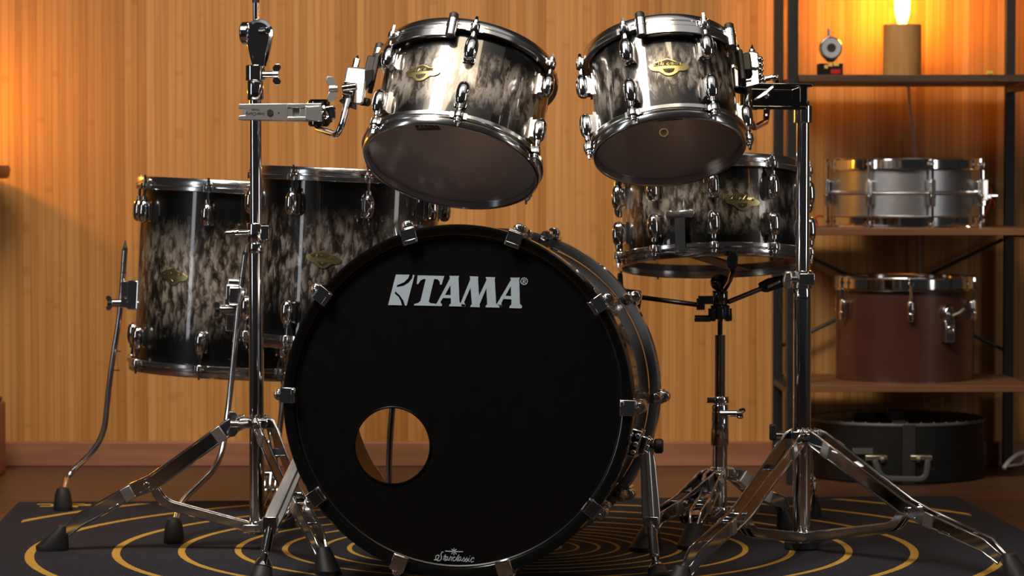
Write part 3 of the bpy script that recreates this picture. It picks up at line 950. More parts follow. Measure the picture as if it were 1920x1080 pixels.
RF1 = 0.2032
MF1 = drum_frame(P(434, 701, 6.13), 3.0, 0.6)
F1 = kit_drum('floor_tom', 'deep floor tom at far left, partly behind the chrome cymbal stand', 'drum', MF1, RF1, 0.400, 8, R_(-12), R_(-33), burst('far_floor_tom_finish', 0.368, 9.4), lugz=0.07, group='floor toms')
def brk(M, R, ang, zb): return M @ (Matrix.Rotation(ang, 4, 'Z') @ Vector((0, -(R + 0.032), zb)))
a1 = R_(-103); zb = 0.140
b1 = brk(MF1, RF1, a1, zb); dd = b1.y
floor_leg(F1, MF1, RF1, a1, zb, 0, [P(234, 470, dd), P(226, 585, dd), P(207, 700, dd), P(194, 828, dd), P(125, 893, dd + 0.02), Vector((*P(118, 925, 6.13).xy, 0.045))], Vector((P(118, 925, 6.13).x, 6.13, 0.006)), (-1, -0.15, 0))
a2 = R_(6); zb2 = 0.150
b2 = brk(MF1, RF1, a2, zb2); dd = b2.y
floor_leg(F1, MF1, RF1, a2, zb2, 0, [P(460, 478, dd), P(449, 560, dd), P(432, 735, dd - 0.04), P(414, 868, dd - 0.10), P(336, 945, dd - 0.24), Vector((*P(328, 985, 5.58).xy, 0.045))], Vector((P(326, 985, 5.58).x, 5.58, RZ)), (-1, -0.35, 0))
a3 = R_(128)
b3 = brk(MF1, RF1, a3, zb)
floor_leg(F1, MF1, RF1, a3, zb, 0, [b3 + Vector((0, 0, 0.14)), b3 + Vector((0, 0, -0.20)), b3 + Vector((0.04, 0.03, -0.30)), Vector((b3.x + 0.05, b3.y + 0.04, 0.04))], Vector((b3.x + 0.05, b3.y + 0.04, 0.0)), (0, 1, 0))

RF2 = 0.1778
MF2 = drum_frame(P(642, 652, 5.80), 2.6, 0.6)
F2 = kit_drum('floor_tom', 'shallower floor tom half hidden behind the upper left of the bass drum', 'drum', MF2, RF2, 0.350, 8, R_(-31), R_(-11), burst('near_floor_tom_finish', 0.318, 13.0), lugz=0.07, group='floor toms')
for ang, in ((R_(-142),), (R_(30),), (R_(100),)):
    zb = 0.12; b = brk(MF2, RF2, ang, zb)
    out = Vector((b.x - MF2.translation.x, b.y - MF2.translation.y, 0)).normalized()
    e = b + out * (0.05 if ang < 0 else 0.0)
    fz = RZ
    floor_leg(F2, MF2, RF2, ang, zb, 0, [b + Vector((0, 0, 0.10)), b + Vector((0, 0, -0.16)), b + Vector((-0.012, 0, -0.30)), Vector((e.x - 0.012, e.y, 0.045))], Vector((e.x - 0.012, e.y, fz)), tuple(out))

# ------------------------------------------------------------------ kit snare
MS = drum_frame(P(1340, 502, 5.74), -0.8, 8.5)
SR = 0.1778
SN = kit_drum('snare_drum', 'burst finish snare drum on the stand under the smaller rack tom', 'drum', MS, SR, 0.197, 10, R_(-4), R_(14), burst('snare_finish', 0.165, 21.7), lugz=0.062, bottom_film=SNAREFILM, badge_z=0.53)
w = MB(); M = Matrix.Rotation(R_(-23), 4, 'Z')
w.box((0, -(SR + 0.012), 0.082), (0.038, 0.012, 0.014), M)
for s in (-1, 1):
    w.lathe([(1e-5, 0), (0.009, 0), (0.009, 0.018), (1e-5, 0.018)], 12, M @ Matrix.Translation((s * 0.02, -SR, 0.082)) @ Matrix.Rotation(PI / 2, 4, 'X'))
w.build('butt_plate', CHROME, SN, bevel=0.002, local=True)
w = MB()
w.box((0, -(SR + 0.016), 0.045), (0.020, 0.0015, 0.062), M)
w.box((0, -(SR - 0.03), 0.0095), (0.020, 0.10, 0.0015), M)
w.build('snare_strap', RUBBER, SN, local=True)
w = MB(); M = Matrix.Rotation(R_(157), 4, 'Z')
w.box((0, -(SR + 0.012), 0.09), (0.03, 0.024, 0.07), M); w.box((0, -(SR + 0.03), 0.10), (0.012, 0.012, 0.05), M)
w.build('throw_off', CHROME, SN, bevel=0.003, local=True)
w = MB(); M = Matrix.Rotation(R_(-23), 4, 'Z')
for i in range(20):
    x = -0.018 + i * 0.0019
    w.tube([M @ Vector((x, y, 0.0115)) for y in (-0.15, 0.15)], 0.0006, 4)
for s in (-1, 1): w.box((0, s * 0.15, 0.0112), (0.042, 0.012, 0.002), M)
w.build('snare_wires', SATIN, SN, local=True)

# ------------------------------------------------------------------ stands
def tripod_leg(root, c, foot, zt, zl, brace=True, zf=RZ, knob=False, wdt=0.026, fs_=1.0):
    c = Vector((c[0], c[1], 0)); f = Vector((foot[0], foot[1], 0))
    R = (f - c).length; u = (f - c).normalized(); s = Vector((-u.y, u.x, 0))
    k = R / 0.375
    prof = [(0.020, zt), (0.045, zt - 0.008), (0.19 * k, zl + (zt - zl) * 0.42), (0.225 * k, zl + (zt - zl) * 0.345), (0.325 * k, 0.062), (0.350 * k, 0.040)]
    pts = [c + u * r + Vector((0, 0, z)) for r, z in prof]
    w = MB()
    gaps = [0.009, 0.0145, 0.0100, 0.0100, 0.0095, 0.0055]
    hs = [wdt * 0.8, wdt, wdt, wdt * 0.9, wdt * 0.85, wdt * 0.7]
    tgs = [(pts[min(i + 1, 5)] - pts[max(i - 1, 0)]).normalized() for i in range(6)]
    for sg in (-1, 1):
        w.strip([p + s * (sg * g) for p, g in zip(pts, gaps)], s, hs, 0.003)
        for e in (-1, 1):      # rolled edges
            w.tube([p + s * (sg * (g + 0.0012)) + s.cross(t_) * (e * h_ / 2) for p, g, t_, h_ in zip(pts, gaps, tgs, hs)], 0.0022, 6)
    for t, (a, b) in ((0.35, (1, 2)), (0.5, (2, 3)), (0.4, (3, 4))):
        p = pts[a].lerp(pts[b], t); tg = (pts[b] - pts[a]).normalized()
        up = s.cross(tg)
        w.strip([p - tg * 0.010 + up * wdt * 0.35, p + tg * 0.010 + up * wdt * 0.35], up, 0.024, 0.004)
    for p in (pts[2].lerp(pts[3], 0.3), pts[0].lerp(pts[1], 0.3)):
        w.cyl(p - s * 0.016, p + s * 0.016, 0.006, 12, bev=0.001)
    leg = w.build('leg', CHROME, root, bevel=0.0008)
    for a, b, t in ((1, 2, 0.16), (3, 4, 0.10)):
        p = pts[a].lerp(pts[b], t); tg = (pts[b] - pts[a]).normalized(); gp = gaps[a] * (1 - t) + gaps[b] * t
        for sg in (-1, 1):
            k_ = MB(); k_.strip([p - tg * 0.010 + s * (sg * (gp + 0.003)), p + tg * 0.010 + s * (sg * (gp + 0.003))], s, hs[a] + 0.003, 0.004)
            k_.build('leg_clip', SATIN, leg, bevel=0.001)
    # rubber foot: slanted wedge
    g = MB(); d = Vector((u.x, u.y, -1.1)).normalized(); p0 = pts[-1]
    base = c + u * (R * 1.0)
    ring = []
    for (r, z, wd, ln) in ((0, zf, 0.021, 0.030), (0, zf + 0.008, 0.022, 0.031), (-0.016, 0.045, 0.014, 0.013), (-0.020, 0.052, 0.011, 0.010)):
        for i in range(16):
            a = 2 * PI * i / 16
            ring.append(base + u * (r + ln * fs_ * math.cos(a)) + s * (wd * fs_ * math.sin(a)) + Vector((0, 0, z)))
    fs = [tuple(reversed(range(16))), tuple(range(48, 64))]
    for j in range(3):
        for i in range(16):
            l = (i + 1) % 16
            fs.append((j * 16 + i, j * 16 + l, (j + 1) * 16 + l, (j + 1) * 16 + i))
    g.add(ring, fs); g.build('rubber_foot', RUBBER, leg)
    if brace:
        b = MB()
        q = [c + u * (0.192 * k) + Vector((0, 0, prof[2][1] - 0.004)), c + u * (0.170 * k) + Vector((0, 0, prof[2][1] - 0.040)), c + u * 0.018 + Vector((0, 0, zl))]
        q = fillet(q, 0.02, 4)
        b.strip(q, s, 0.020, 0.004); b.strip([x + s * 0.010 for x in q], s, 0.016, 0.0025); b.strip([x - s * 0.010 for x in q], s, 0.016, 0.0025)
        b.build('brace', CHROME, leg, bevel=0.0008)
    return leg

def collar(w, c, z0, z1, r):
    w.lathe([(1e-5, z0), (r * 0.92, z0), (r, z0 + 0.002), (r, z1 - 0.002), (r * 0.92, z1), (1e-5, z1)], 24, Matrix.Translation((c[0], c[1], 0)))

# left: cymbal stand
LC = (-0.474, 5.48)
cs = thing('cymbal_stand', 'tall chrome boom stand left of the bass drum holding the larger rack tom', 'stand', loc=(LC[0], LC[1], RZ))
zat = lambda py, d=5.48: P(480, py, d).z
w = MB(); w.cyl((*LC, 0.040), (*LC, zat(440)), 0.0138, 24); w.build('main_tube', CHROME, cs)
w = MB(); w.cyl((*LC, zat(440)), (*LC, zat(185)), 0.0112, 24); w.build('upper_tube', CHROME, cs)
w = MB(); collar(w, LC, zat(455), zat(418), 0.0168); collar(w, LC, zat(475), zat(455), 0.0155)
w.box((LC[0] + 0.008, LC[1], zat(436)), (0.034, 0.026, 0.026)); w.cyl((LC[0] - 0.012, LC[1] - 0.01, zat(436)), (LC[0] - 0.040, LC[1] - 0.018, zat(437)), 0.006, 12, bev=0.001)
hc = w.build('height_clamp', CHROME, cs, bevel=0.001)
w = MB(); w.cyl((LC[0] - 0.032, LC[1] - 0.014, zat(436)), (LC[0] - 0.056, LC[1] - 0.022, zat(436)), 0.008, 12, r2=0.003, bev=0.001); w.build('wing_bolt', CHROME, hc)
w = MB(); collar(w, LC, zat(188), zat(152), 0.0155); collar(w, LC, zat(152), zat(122), 0.0190)
w.cyl((LC[0] + 0.01, LC[1] - 0.006, zat(140)), (LC[0] + 0.034, LC[1] - 0.010, zat(140)), 0.0065, 12)
uc = w.build('upper_clamp', CHROME, cs, bevel=0.001)
w = MB(); w.wing((LC[0] + 0.030, LC[1] - 0.009, zat(140)), (1, -0.15, 0), 0.0165, up=(0.1, 0, 1)); w.build('wing_bolt', CHROME, uc, bevel=0.001)
# tilter
w = MB(); tc_ = Vector((LC[0] + 0.008, LC[1], zat(62)))
prof = [(0.0255 * math.sin(t), 0.0255 * math.cos(t)) for t in [R_(-100 + 200 * i / 20) for i in range(21)]] + [(0.0215, -0.025), (0.0165, -0.048), (0.0125, -0.062), (-0.0125, -0.062), (-0.0165, -0.048), (-0.0215, -0.025)]
vs = []; n = len(prof)
for y, k in ((-0.016, 0.75), (-0.011, 1.0), (0.011, 1.0), (0.016, 0.75)):
    for x, z in prof: vs.append(tc_ + Vector((x * k, y, z * (k if z > -0.05 else 1))))
fs = [tuple(range(n)), tuple(reversed(range(3 * n, 4 * n)))]
for j in range(3):
    for i in range(n):
        l = (i + 1) % n; fs.append((j * n + i, j * n + l, (j + 1) * n + l, (j + 1) * n + i))
w.add(vs, fs)
w.cyl(tc_ + Vector((-0.016, 0, 0)), tc_ + Vector((-0.033, 0.004, 0)), 0.0215, 24, bev=0.003)
w.cyl(tc_ + Vector((0.004, -0.012, 0.004)), tc_ + Vector((0.018, -0.036, 0.003)), 0.0065, 14, bev=0.001)
w.cyl(tc_ + Vector((0, 0, -0.060)), tc_ + Vector((-0.004, 0, -0.075)), 0.012, 16)
w.build('tilter', CHROME, cs, bevel=0.001)
w = MB(); w.cyl((LC[0] + 0.001, LC[1], zat(45)), (LC[0] + 0.001, LC[1], zat(-150)), 0.0058, 14); w.build('boom_rod', CHROME, cs)
w = MB(); w.cyl((LC[0] + 0.001, LC[1], zat(5)), (LC[0] + 0.001, LC[1], zat(-40)), 0.0068, 14); w.build('rod_sleeve', RUBBER, cs)
w = MB(); collar(w, LC, 0.232, 0.252, 0.0185)
for i, (fx, fy) in enumerate(((-0.853, 5.47), (-0.322, 5.14), (-0.45, 5.84))):
    u = (Vector((fx, fy)) - Vector(LC)).normalized()
    w.box((LC[0] + u.x * 0.020, LC[1] + u.y * 0.020, 0.242), (0.026, 0.026, 0.018))
uc = w.build('upper_collar', CHROME, cs, bevel=0.002)
w = MB(); w.cyl((LC[0] - 0.016, LC[1] - 0.016, 0.242), (LC[0] - 0.034, LC[1] - 0.024, 0.242), 0.007, 12); w.wing((LC[0] - 0.030, LC[1] - 0.022, 0.242), (-1, -0.3, 0), 0.020, up=(0.3, 0, 1))
w.build('wing_bolt', CHROME, uc, bevel=0.001)
w = MB(); collar(w, LC, 0.036, 0.060, 0.0175); w.box((LC[0], LC[1] - 0.01, 0.047), (0.05, 0.02, 0.016)); w.build('lower_collar', CHROME, cs, bevel=0.002)
for fx, fy in ((-0.853, 5.47), (-0.322, 5.14), (-0.45, 5.84)):
    tripod_leg(cs, LC, (fx, fy), 0.246, 0.050)

# left: tom holder clamp
th = thing('tom_holder', 'silver clamp arm on the left stand reaching to the larger rack tom', 'clamp', loc=P(480, 210, 5.43), group='tom holder clamps')
def Wq(px, py, d): return P(px, py, d)
d0 = 5.445
w = MB()
def prism(w, outline, y0, y1, d, lean=None):
    n = len(outline); vs = []
    for yy in (y0, y1):
        for px, py in outline:
            p = P(px, py, d); sh_ = (p.z - P(0, lean[0], d).z) * lean[1] if lean else 0.0
            vs.append(Vector((p.x, yy + sh_, p.z)))
    fs = [tuple(range(n)), tuple(reversed(range(n, 2 * n)))]
    for i in range(n):
        l = (i + 1) % n; fs.append((i, l, n + l, n + i))
    w.add(vs, fs)
prism(w, [(448,195),(540,194),(540,226),(448,225),(448,217),(460,216),(460,205),(448,204)], d0 - 0.008, d0 + 0.006, d0)
prism(w, [(539,194),(604,193),(604,228),(539,226)], d0 + 0.002, d0 + 0.006, d0)
prism(w, [(539,194),(574,194),(574,202),(539,202)], d0 - 0.008, d0 + 0.004, d0)
prism(w, [(539,219),(574,219),(574,226),(539,226)], d0 - 0.008, d0 + 0.004, d0)
prism(w, [(539,201),(549,201),(549,220),(539,220)], d0 - 0.006, d0 + 0.004, d0)
prism(w, [(562,201),(574,201),(574,220),(562,220)], d0 - 0.006, d0 + 0.004, d0)
prism(w, [(573,198),(580,200),(600,198),(604,203),(604,224),(598,228),(580,226),(573,224)], d0 - 0.010, d0 + 0.004, d0)
arm = w.build('clamp_arm', SATIN, th, bevel=0.0012)
w = MB(); prism(w, [(448,195),(604,193),(604,228),(448,225)], d0 + 0.050, d0 + 0.062, d0)
w.build('rear_arm', SATIN, th, bevel=0.0012)
w = MB(); c = P(507, 211, d0); w.cyl(c + Vector((0, -0.0075, 0)), c + Vector((0, -0.0105, 0)), 0.0062, 6); c = P(523, 212, d0); w.cyl(c + Vector((0, -0.0070, 0)), c + Vector((0, -0.0085, 0)), 0.0016, 8)
w.build('hex_bolt', RUBBER, arm, local=False)
pA = P(479, 213.5, d0) ; pB = P(480, 205.5, d0)
Mt = Matrix.Translation(pA - th.location - arm.location + Vector((0, -0.0082, 0))) @ Matrix.Rotation(PI, 4, 'Y') @ Matrix.Rotation(PI / 2, 4, 'X')
Mrot = Matrix.Rotation(PI / 2, 4, 'X') @ Matrix.Rotation(PI, 4, 'Z')
text_mesh('arm_lettering', 'InterClamp', 0.0078, 0.0004, Matrix.Translation(pA - th.location + Vector((0, -0.0083, 0))) @ Mrot, DARKPRINT, arm, 0.15)
text_mesh('arm_lettering', 'TAMA', 0.0055, 0.0004, Matrix.Translation(pB - th.location + Vector((0, -0.0083, 0))) @ Mrot, DARKPRINT, arm)
w = MB(); c = P(598, 211, d0 + 0.027)
w.cyl(c + Vector((0, 0, -0.026)), c + Vector((0, 0, 0.024)), 0.021, 24, bev=0.004); w.build('swivel_barrel', BLACKCHROME, th)
w = MB(); prism(w, [(606,200),(624,197),(629,203),(629,222),(622,225),(606,223)], d0 + 0.004, d0 + 0.034, d0)
c = P(609, 213, d0); w.cyl(c + Vector((0, -0.010, 0)), c + Vector((0, 0.006, 0)), 0.006, 12)
tl = w.build('tightener', CHROME, th, bevel=0.002)
w = MB(); a = P(604, 194, d0 - 0.012); b = P(611, 209, d0 - 0.014); cc = P(621, 230, d0 - 0.016); w.tube([a, b, cc], [0.003, 0.0045, 0.003], 8); w.wing(P(612, 211, d0 - 0.006), (0, -1, 0), 0.011, up=(-0.4, 0, 1)); w.build('wing_bolt', CHROME, tl)
w = MB()
dr = d0 + 0.02
w.tube(fillet([P(594, 205, dr), P(594, 242, dr), P(636, 254, 5.325), P(652, 190, 5.355), P(669, 112, 5.392)], 0.032, 8), 0.0062, 14)
w.cyl(P(669, 112, 5.392), P(671, 104, 5.396), 0.005, 10, r2=0.001)
w.build('bent_rod', CHROME, th)
# block that grips the rod on the tom
def rod_block(px0, px1, tilt_pts, d, name, parent, holder):
    w = MB()
    prism(w, tilt_pts, d - 0.016, d + 0.018, d, (165, 0.5))
    return w.build(name, SATIN, parent, bevel=0.004)
db = 5.364
blk = rod_block(0, 0, [(650,124),(686,127),(689,133),(683,192),(679,197),(667,196),(668,160),(647,156),(645,150)], db, 'rod_block', th, None)
w = MB(); prism(w, [(646,152),(668,156),(664,193),(642,186)], db - 0.010, db + 0.012, db); w.cyl(P(668, 162, db - 0.012), P(640, 166, db - 0.016), 0.0075, 14, bev=0.001); w.cyl(P(662, 175, db - 0.012), P(642, 172, db - 0.014), 0.006, 14, bev=0.001)
w.build('block_clamp', CHROME, blk, bevel=0.002)
w = MB(); w.wing(P(634, 166, db - 0.016), (-1, -0.1, -0.05), 0.019, up=(0.15, 0.1, 1)); w.build('wing_bolt', SATIN, blk, bevel=0.0015)
w = MB(); w.cyl(P(676, 190, db), P(692, 192, db - 0.01), 0.0075, 14, bev=0.001); prism(w, [(640,185),(668,193),(668,206),(650,200),(636,190)], db - 0.008, db + 0.010, db); prism(w, [(684,132),(700,130),(698,150),(684,170)], db - 0.008, db + 0.03, db)
w.build('block_base', RUBBER, blk, bevel=0.002)

# right: tom stand
RC = (0.539, 5.49)
ts = thing('tom_stand', 'chrome stand with wide legs at right holding the smaller rack tom', 'stand', loc=(RC[0], RC[1], RZ))
zr = lambda py, d=5.49: P(1505, py, d).z
w = MB(); w.cyl((*RC, 0.024), (*RC, zr(560)), 0.0166, 28); w.build('main_tube', CHROME, ts)
w = MB(); w.cyl((*RC, zr(560)), (*RC, zr(190)), 0.0126, 24); w.build('upper_tube', CHROME, ts)
w = MB(); collar(w, RC, zr(573), zr(540), 0.0165); collar(w, RC, zr(541), zr(507), 0.0190); w.box((RC[0] + 0.006, RC[1] - 0.012, zr(523)), (0.030, 0.020, 0.022))
w.cyl((RC[0] - 0.010, RC[1] - 0.012, zr(523)), (RC[0] - 0.024, RC[1] - 0.014, zr(523)), 0.007, 12)
hc = w.build('height_clamp', CHROME, ts, bevel=0.0015)
w = MB(); prism(w, [(1466,524),(1470,508),(1483,507),(1486,524),(1482,541),(1469,541)], RC[1] - 0.020, RC[1] - 0.006, 5.49); w.build('wing_bolt', SATIN, hc, bevel=0.004)
w = MB(); collar(w, RC, zr(231), zr(197), 0.0180); w.build('top_collar', CHROME, ts, bevel=0.001)
w = MB(); collar(w, RC, 0.212, 0.230, 0.0215)
RF = ((0.866, 5.045), (0.274, 4.885), (0.612, 6.03))
for fx, fy in RF:
    u = (Vector((fx, fy)) - Vector(RC)).normalized(); w.box((RC[0] + u.x * 0.024, RC[1] + u.y * 0.024, 0.220), (0.026, 0.026, 0.016))
uc = w.build('upper_collar', CHROME, ts, bevel=0.002)
w = MB(); w.cyl((RC[0] - 0.02, RC[1], 0.218), (RC[0] - 0.048, RC[1], 0.218), 0.006, 12); w.build('collar_bolt', CHROME, uc)
w = MB(); w.box((RC[0] - 0.054, RC[1], 0.224), (0.013, 0.012, 0.030)); w.build('wing_bolt', RUBBER, uc, bevel=0.003)
w = MB(); collar(w, RC, 0.020, 0.040, 0.0215); w.build('lower_collar', CHROME, ts, bevel=0.002)
w = MB(); w.lathe([(1e-5, RZ), (0.031, RZ), (0.033, RZ + 0.003), (0.032, RZ + 0.014), (0.026, RZ + 0.017), (1e-5, RZ + 0.017)], 28, Matrix.Translation((*RC, 0))); w.build('rubber_base', RUBBER, ts)
for fx, fy in RF: lg = tripod_leg(ts, RC, (fx, fy), 0.222, 0.030, wdt=0.025)
# right tom holder
th2 = thing('tom_holder', 'dark chrome clamp arm topping the right stand beside the smaller rack tom', 'clamp', loc=P(1470, 180, 5.45), group='tom holder clamps')
d0 = 5.45
w = MB()
prism(w, [(1410,158),(1418,155),(1496,156),(1500,160),(1500,203),(1492,205),(1414,204),(1408,200)], d0 - 0.006, d0 + 0.010, d0)
prism(w, [(1408,166),(1484,168),(1484,172),(1408,170)], d0 - 0.009, d0 - 0.004, d0)
prism(w, [(1483,168),(1500,162),(1500,200),(1483,196)], d0 - 0.011, d0 - 0.004, d0)
prism(w, [(1410,155),(1523,157),(1523,163),(1410,160)], d0 - 0.008, d0 + 0.06, d0)
prism(w, [(1500,160),(1514,160),(1514,203),(1500,203)], d0 - 0.004, d0 + 0.056, d0)
prism(w, [(1410,198),(1512,199),(1512,206),(1410,205)], d0 - 0.008, d0 + 0.06, d0)
arm2 = w.build('clamp_arm', BLACKCHROME, th2, bevel=0.0015)
w = MB(); prism(w, [(1410,158),(1514,160),(1514,203),(1410,203)], d0 + 0.046, d0 + 0.058, d0); w.build('rear_arm', BLACKCHROME, th2, bevel=0.0015)
w = MB(); w.tube([P(1416, 188, d0 - 0.010), P(1434, 178, d0 - 0.014), P(1450, 164, d0 - 0.010)], [0.0022, 0.0048, 0.0035], 8); w.sphere(P(1437, 179, d0 - 0.014), 0.006, 12, 8); w.build('tension_key', CHROME, arm2)
w = MB(); c = P(1404, 180, d0 + 0.025); w.cyl(c + Vector((0, 0, -0.026)), c + Vector((0, 0, 0.022)), 0.019, 24, bev=0.003); w.build('swivel_barrel', BLACKCHROME, th2)
w = MB(); w.tube(fillet([P(1407, 155, d0 + 0.02), P(1425, 150, d0), P(1455, 144, d0), P(1458, 156, d0 + 0.01)], 0.012), 0.0048, 10); w.sphere(P(1430, 150, d0), 0.007, 10, 8); w.sphere(P(1453, 146, d0), 0.007, 10, 8); w.build('top_bolt', CHROME, th2)
w = MB(); w.tube(fillet([P(1438, 203, d0 + 0.01), P(1436, 228, d0), P(1412, 240, 5.30), P(1399, 205, 5.28), P(1410, 95, 5.335)], 0.022, 8), 0.0062, 14)
w.cyl(P(1410, 95, 5.335), P(1410.5, 84, 5.341), 0.005, 10, r2=0.001); w.build('bent_rod', CHROME, th2)
db = 5.30
w = MB()
prism(w, [(1380,104),(1409,95),(1422,98),(1424,126),(1417,130),(1400,127),(1387,133),(1382,132)], db - 0.016, db + 0.018, db, (130, 0.5))
prism(w, [(1373,124),(1386,132),(1384,165),(1374,164)], db - 0.016, db + 0.012, db, (130, 0.5))
b2 = w.build('rod_block', SATIN, th2, bevel=0.003)
w = MB(); prism(w, [(1386,132),(1410,126),(1421,130),(1422,158),(1398,164),(1385,164)], db - 0.010, db + 0.014, db, (130, 0.5))
prism(w, [(1396,138),(1406,135),(1406,138),(1401,140),(1401,147),(1408,146),(1408,151),(1396,153)], db - 0.014, db - 0.008, db, (130, 0.5))
for k in range(4): w.sphere(P(1425, 112 + 10 * k, db - 0.004), 0.0065, 12, 8)
w.build('block_clamp', CHROME, b2, bevel=0.002)
w = MB(); prism(w, [(1388,205),(1402,204),(1404,228),(1392,229),(1386,222)], db - 0.006, db + 0.014, db); w.cyl(P(1393, 206, db), P(1392, 228, db), 0.008, 12, bev=0.002); w.build('memory_lock', CHROME, b2, bevel=0.002)
w = MB(); prism(w, [(1374,164),(1400,166),(1398,178),(1380,174)], db - 0.008, db + 0.012, db); w.build('block_base', RUBBER, b2, bevel=0.002)

# snare stand
NC = (P(1350, 600, 5.70).x, 5.70)
ss = thing('snare_stand', 'dark chrome stand carrying the burst snare drum behind the bass drum', 'stand', loc=(NC[0], NC[1], RZ))
zs = lambda py, d=5.70: P(1350, py, d).z
w = MB(); w.cyl((*NC, 0.050), (*NC, zs(775)), 0.0146, 24); collar(w, NC, zs(835), zs(770), 0.0170); w.build('main_tube', CHROME, ss)
w = MB(); w.cyl((*NC, zs(775)), (*NC, zs(628)), 0.0106, 20); w.build('upper_tube', CHROME, ss)
w = MB(); w.cyl((*NC, zs(632)), (*NC, zs(590)), 0.0050, 14); w.build('tilt_rod', BLACKCHROME, ss)
w = MB(); collar(w, NC, zs(756), zs(743), 0.0175); w.cyl((NC[0] - 0.01, NC[1] - 0.01, zs(749)), (NC[0] - 0.026, NC[1] - 0.012, zs(749)), 0.006, 10)
collar(w, NC, zs(784), zs(758), 0.0165); w.cyl((NC[0], NC[1] - 0.016, zs(774)), (NC[0] + 0.032, NC[1] - 0.026, zs(773)), 0.0065, 12)
hc = w.build('height_clamp', CHROME, ss, bevel=0.001)
w = MB(); w.wing((NC[0] + 0.030, NC[1] - 0.025, zs(773)), (1, -0.3, 0), 0.014, up=(0, 1, 0.5)); w.build('wing_bolt', CHROME, hc, bevel=0.001)
w = MB()
collar(w, NC, zs(598), zs(572), 0.0190); collar(w, NC, zs(572), zs(545), 0.0150); w.sphere((NC[0], NC[1], zs(530)), 0.0185, 20, 12, sc=(1.05, 1, 0.9))
for k in range(8):
    a = k * PI / 4; w.box((NC[0] + 0.019 * math.cos(a), NC[1] + 0.019 * math.sin(a), zs(590)), (0.008, 0.008, 0.024))
w.box((NC[0] - 0.028, NC[1] - 0.004, zs(562)), (0.030, 0.022, 0.016)); w.box((NC[0] - 0.038, NC[1] - 0.004, zs(570)), (0.016, 0.018, 0.022))
w.cyl((NC[0] - 0.018, NC[1] - 0.006, zs(597)), (NC[0] - 0.050, NC[1] - 0.006, zs(597)), 0.0065, 12, bev=0.001)
hub = w.build('basket_hub', BLACKCHROME, ss, bevel=0.0015)
w = MB(); w.sphere((NC[0] + 0.006, NC[1] - 0.018, zs(527)), 0.009, 14, 10); w.build('hub_cap', RUBBER, hub)
def arm_(pts, grip, name='basket_arm', chrome=False):
    w = MB(); w.tube(pts, 0.0048, 10); a = w.build('basket_arm', BLACKCHROME, ss)
    w = MB()
    for c, s in grip: w.box(c, s)
    w.build('rubber_grip', RUBBER, a, bevel=0.003)
    return a
dl = 5.72
a = arm_([P(1312, 572, 5.69), P(1190, 556, dl)], [])
w = MB(); prism(w, [(1158,512),(1167,512),(1169,541),(1202,545),(1203,560),(1198,590),(1192,590),(1190,557),(1158,546)], dl - 0.010, dl + 0.010, dl); w.build('rubber_grip', RUBBER, a, bevel=0.003)
dr_ = 5.74
a = arm_([P(1366, 566, 5.70), P(1440, 536, dr_)], [])
w = MB(); prism(w, [(1421,532),(1440,522),(1480,514),(1497,500),(1503,504),(1500,530),(1460,540),(1438,548),(1428,547)], dr_ - 0.012, dr_ + 0.012, dr_); w.build('rubber_grip', RUBBER, a, bevel=0.003)
w = MB(); prism(w, [(1436,534),(1460,524),(1463,529),(1438,541)], dr_ - 0.016, dr_ - 0.010, dr_); w.build('grip_plate', SATIN, a, bevel=0.002)
df = MS.translation.y - 0.205
a = arm_([Vector((NC[0] + 0.004, NC[1] - 0.012, zs(548))), P(1368, 528, df + 0.06), P(1374, 508, df)], [])
w = MB(); prism(w, [(1367,470),(1381,470),(1384,482),(1382,500),(1374,508),(1364,500),(1363,486)], df - 0.010, df + 0.004, df); w.build('rubber_grip', RUBBER, a, bevel=0.003)
w = MB(); collar(w, NC, zs(895), zs(875), 0.0185)
SF = ((0.248, 5.47), (0.336, 5.50), (0.545, 5.80))
for fx, fy in SF:
    u = (Vector((fx, fy)) - Vector(NC)).normalized(); w.box((NC[0] + u.x * 0.021, NC[1] + u.y * 0.021, zs(885)), (0.024, 0.024, 0.015))
w.build('upper_collar', CHROME, ss, bevel=0.002)
w = MB(); collar(w, NC, 0.046, 0.062, 0.0175); w.build('lower_collar', CHROME, ss, bevel=0.002)
for fx, fy in SF: tripod_leg(ss, NC, (fx, fy), zs(886), 0.052, wdt=0.024, fs_=1.25 if fy < 5.6 else 0.9)

# ------------------------------------------------------------------ shelf unit
FD, RD = 6.70, 7.06
X0, X1 = P(1486, 300, FD).x, 1.185
sh = thing('shelf_unit', 'open shelf unit with black steel uprights and wooden boards by the wall', 'shelf', loc=(X0, FD, 0))
def bar(name, a, b, sx, sy, m, parent, bev=0.001):
    w = MB(); a = Vector(a); b = Vector(b); c = (a + b) / 2
    w.box(c, (sx, sy, abs(b.z - a.z))); return w.build(name, m, parent, bevel=bev)
for x in (X0, X1):
    for y in (FD, RD):
        bar('upright', (x, y, 0), (x, y, 1.5), 0.023, 0.023, BLACKSTEEL, sh)
    for z in (0.218, 0.5735, 0.913):
        w = MB(); w.box((x, (FD + RD) / 2, z - 0.008), (0.020, RD - FD, 0.014)); w.build('side_rail', BLACKSTEEL, sh)
zt = [P(1600, 722, FD - 0.02).z, P(1600, 428, FD - 0.02).z, P(1600, 140, FD - 0.02).z]
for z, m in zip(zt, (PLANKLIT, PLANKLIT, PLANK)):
    w = MB(); x0 = X0 + 0.012
    # the board sits between the left uprights and runs on past the right ones
    w.box(((x0 + X1 - 0.012) / 2, (FD + RD) / 2 - 0.012, z - 0.008), (X1 - 0.012 - x0, RD - FD + 0.016, 0.016))
    w.build('board', m, sh, bevel=0.001)
w = MB()
yb = RD + 0.016
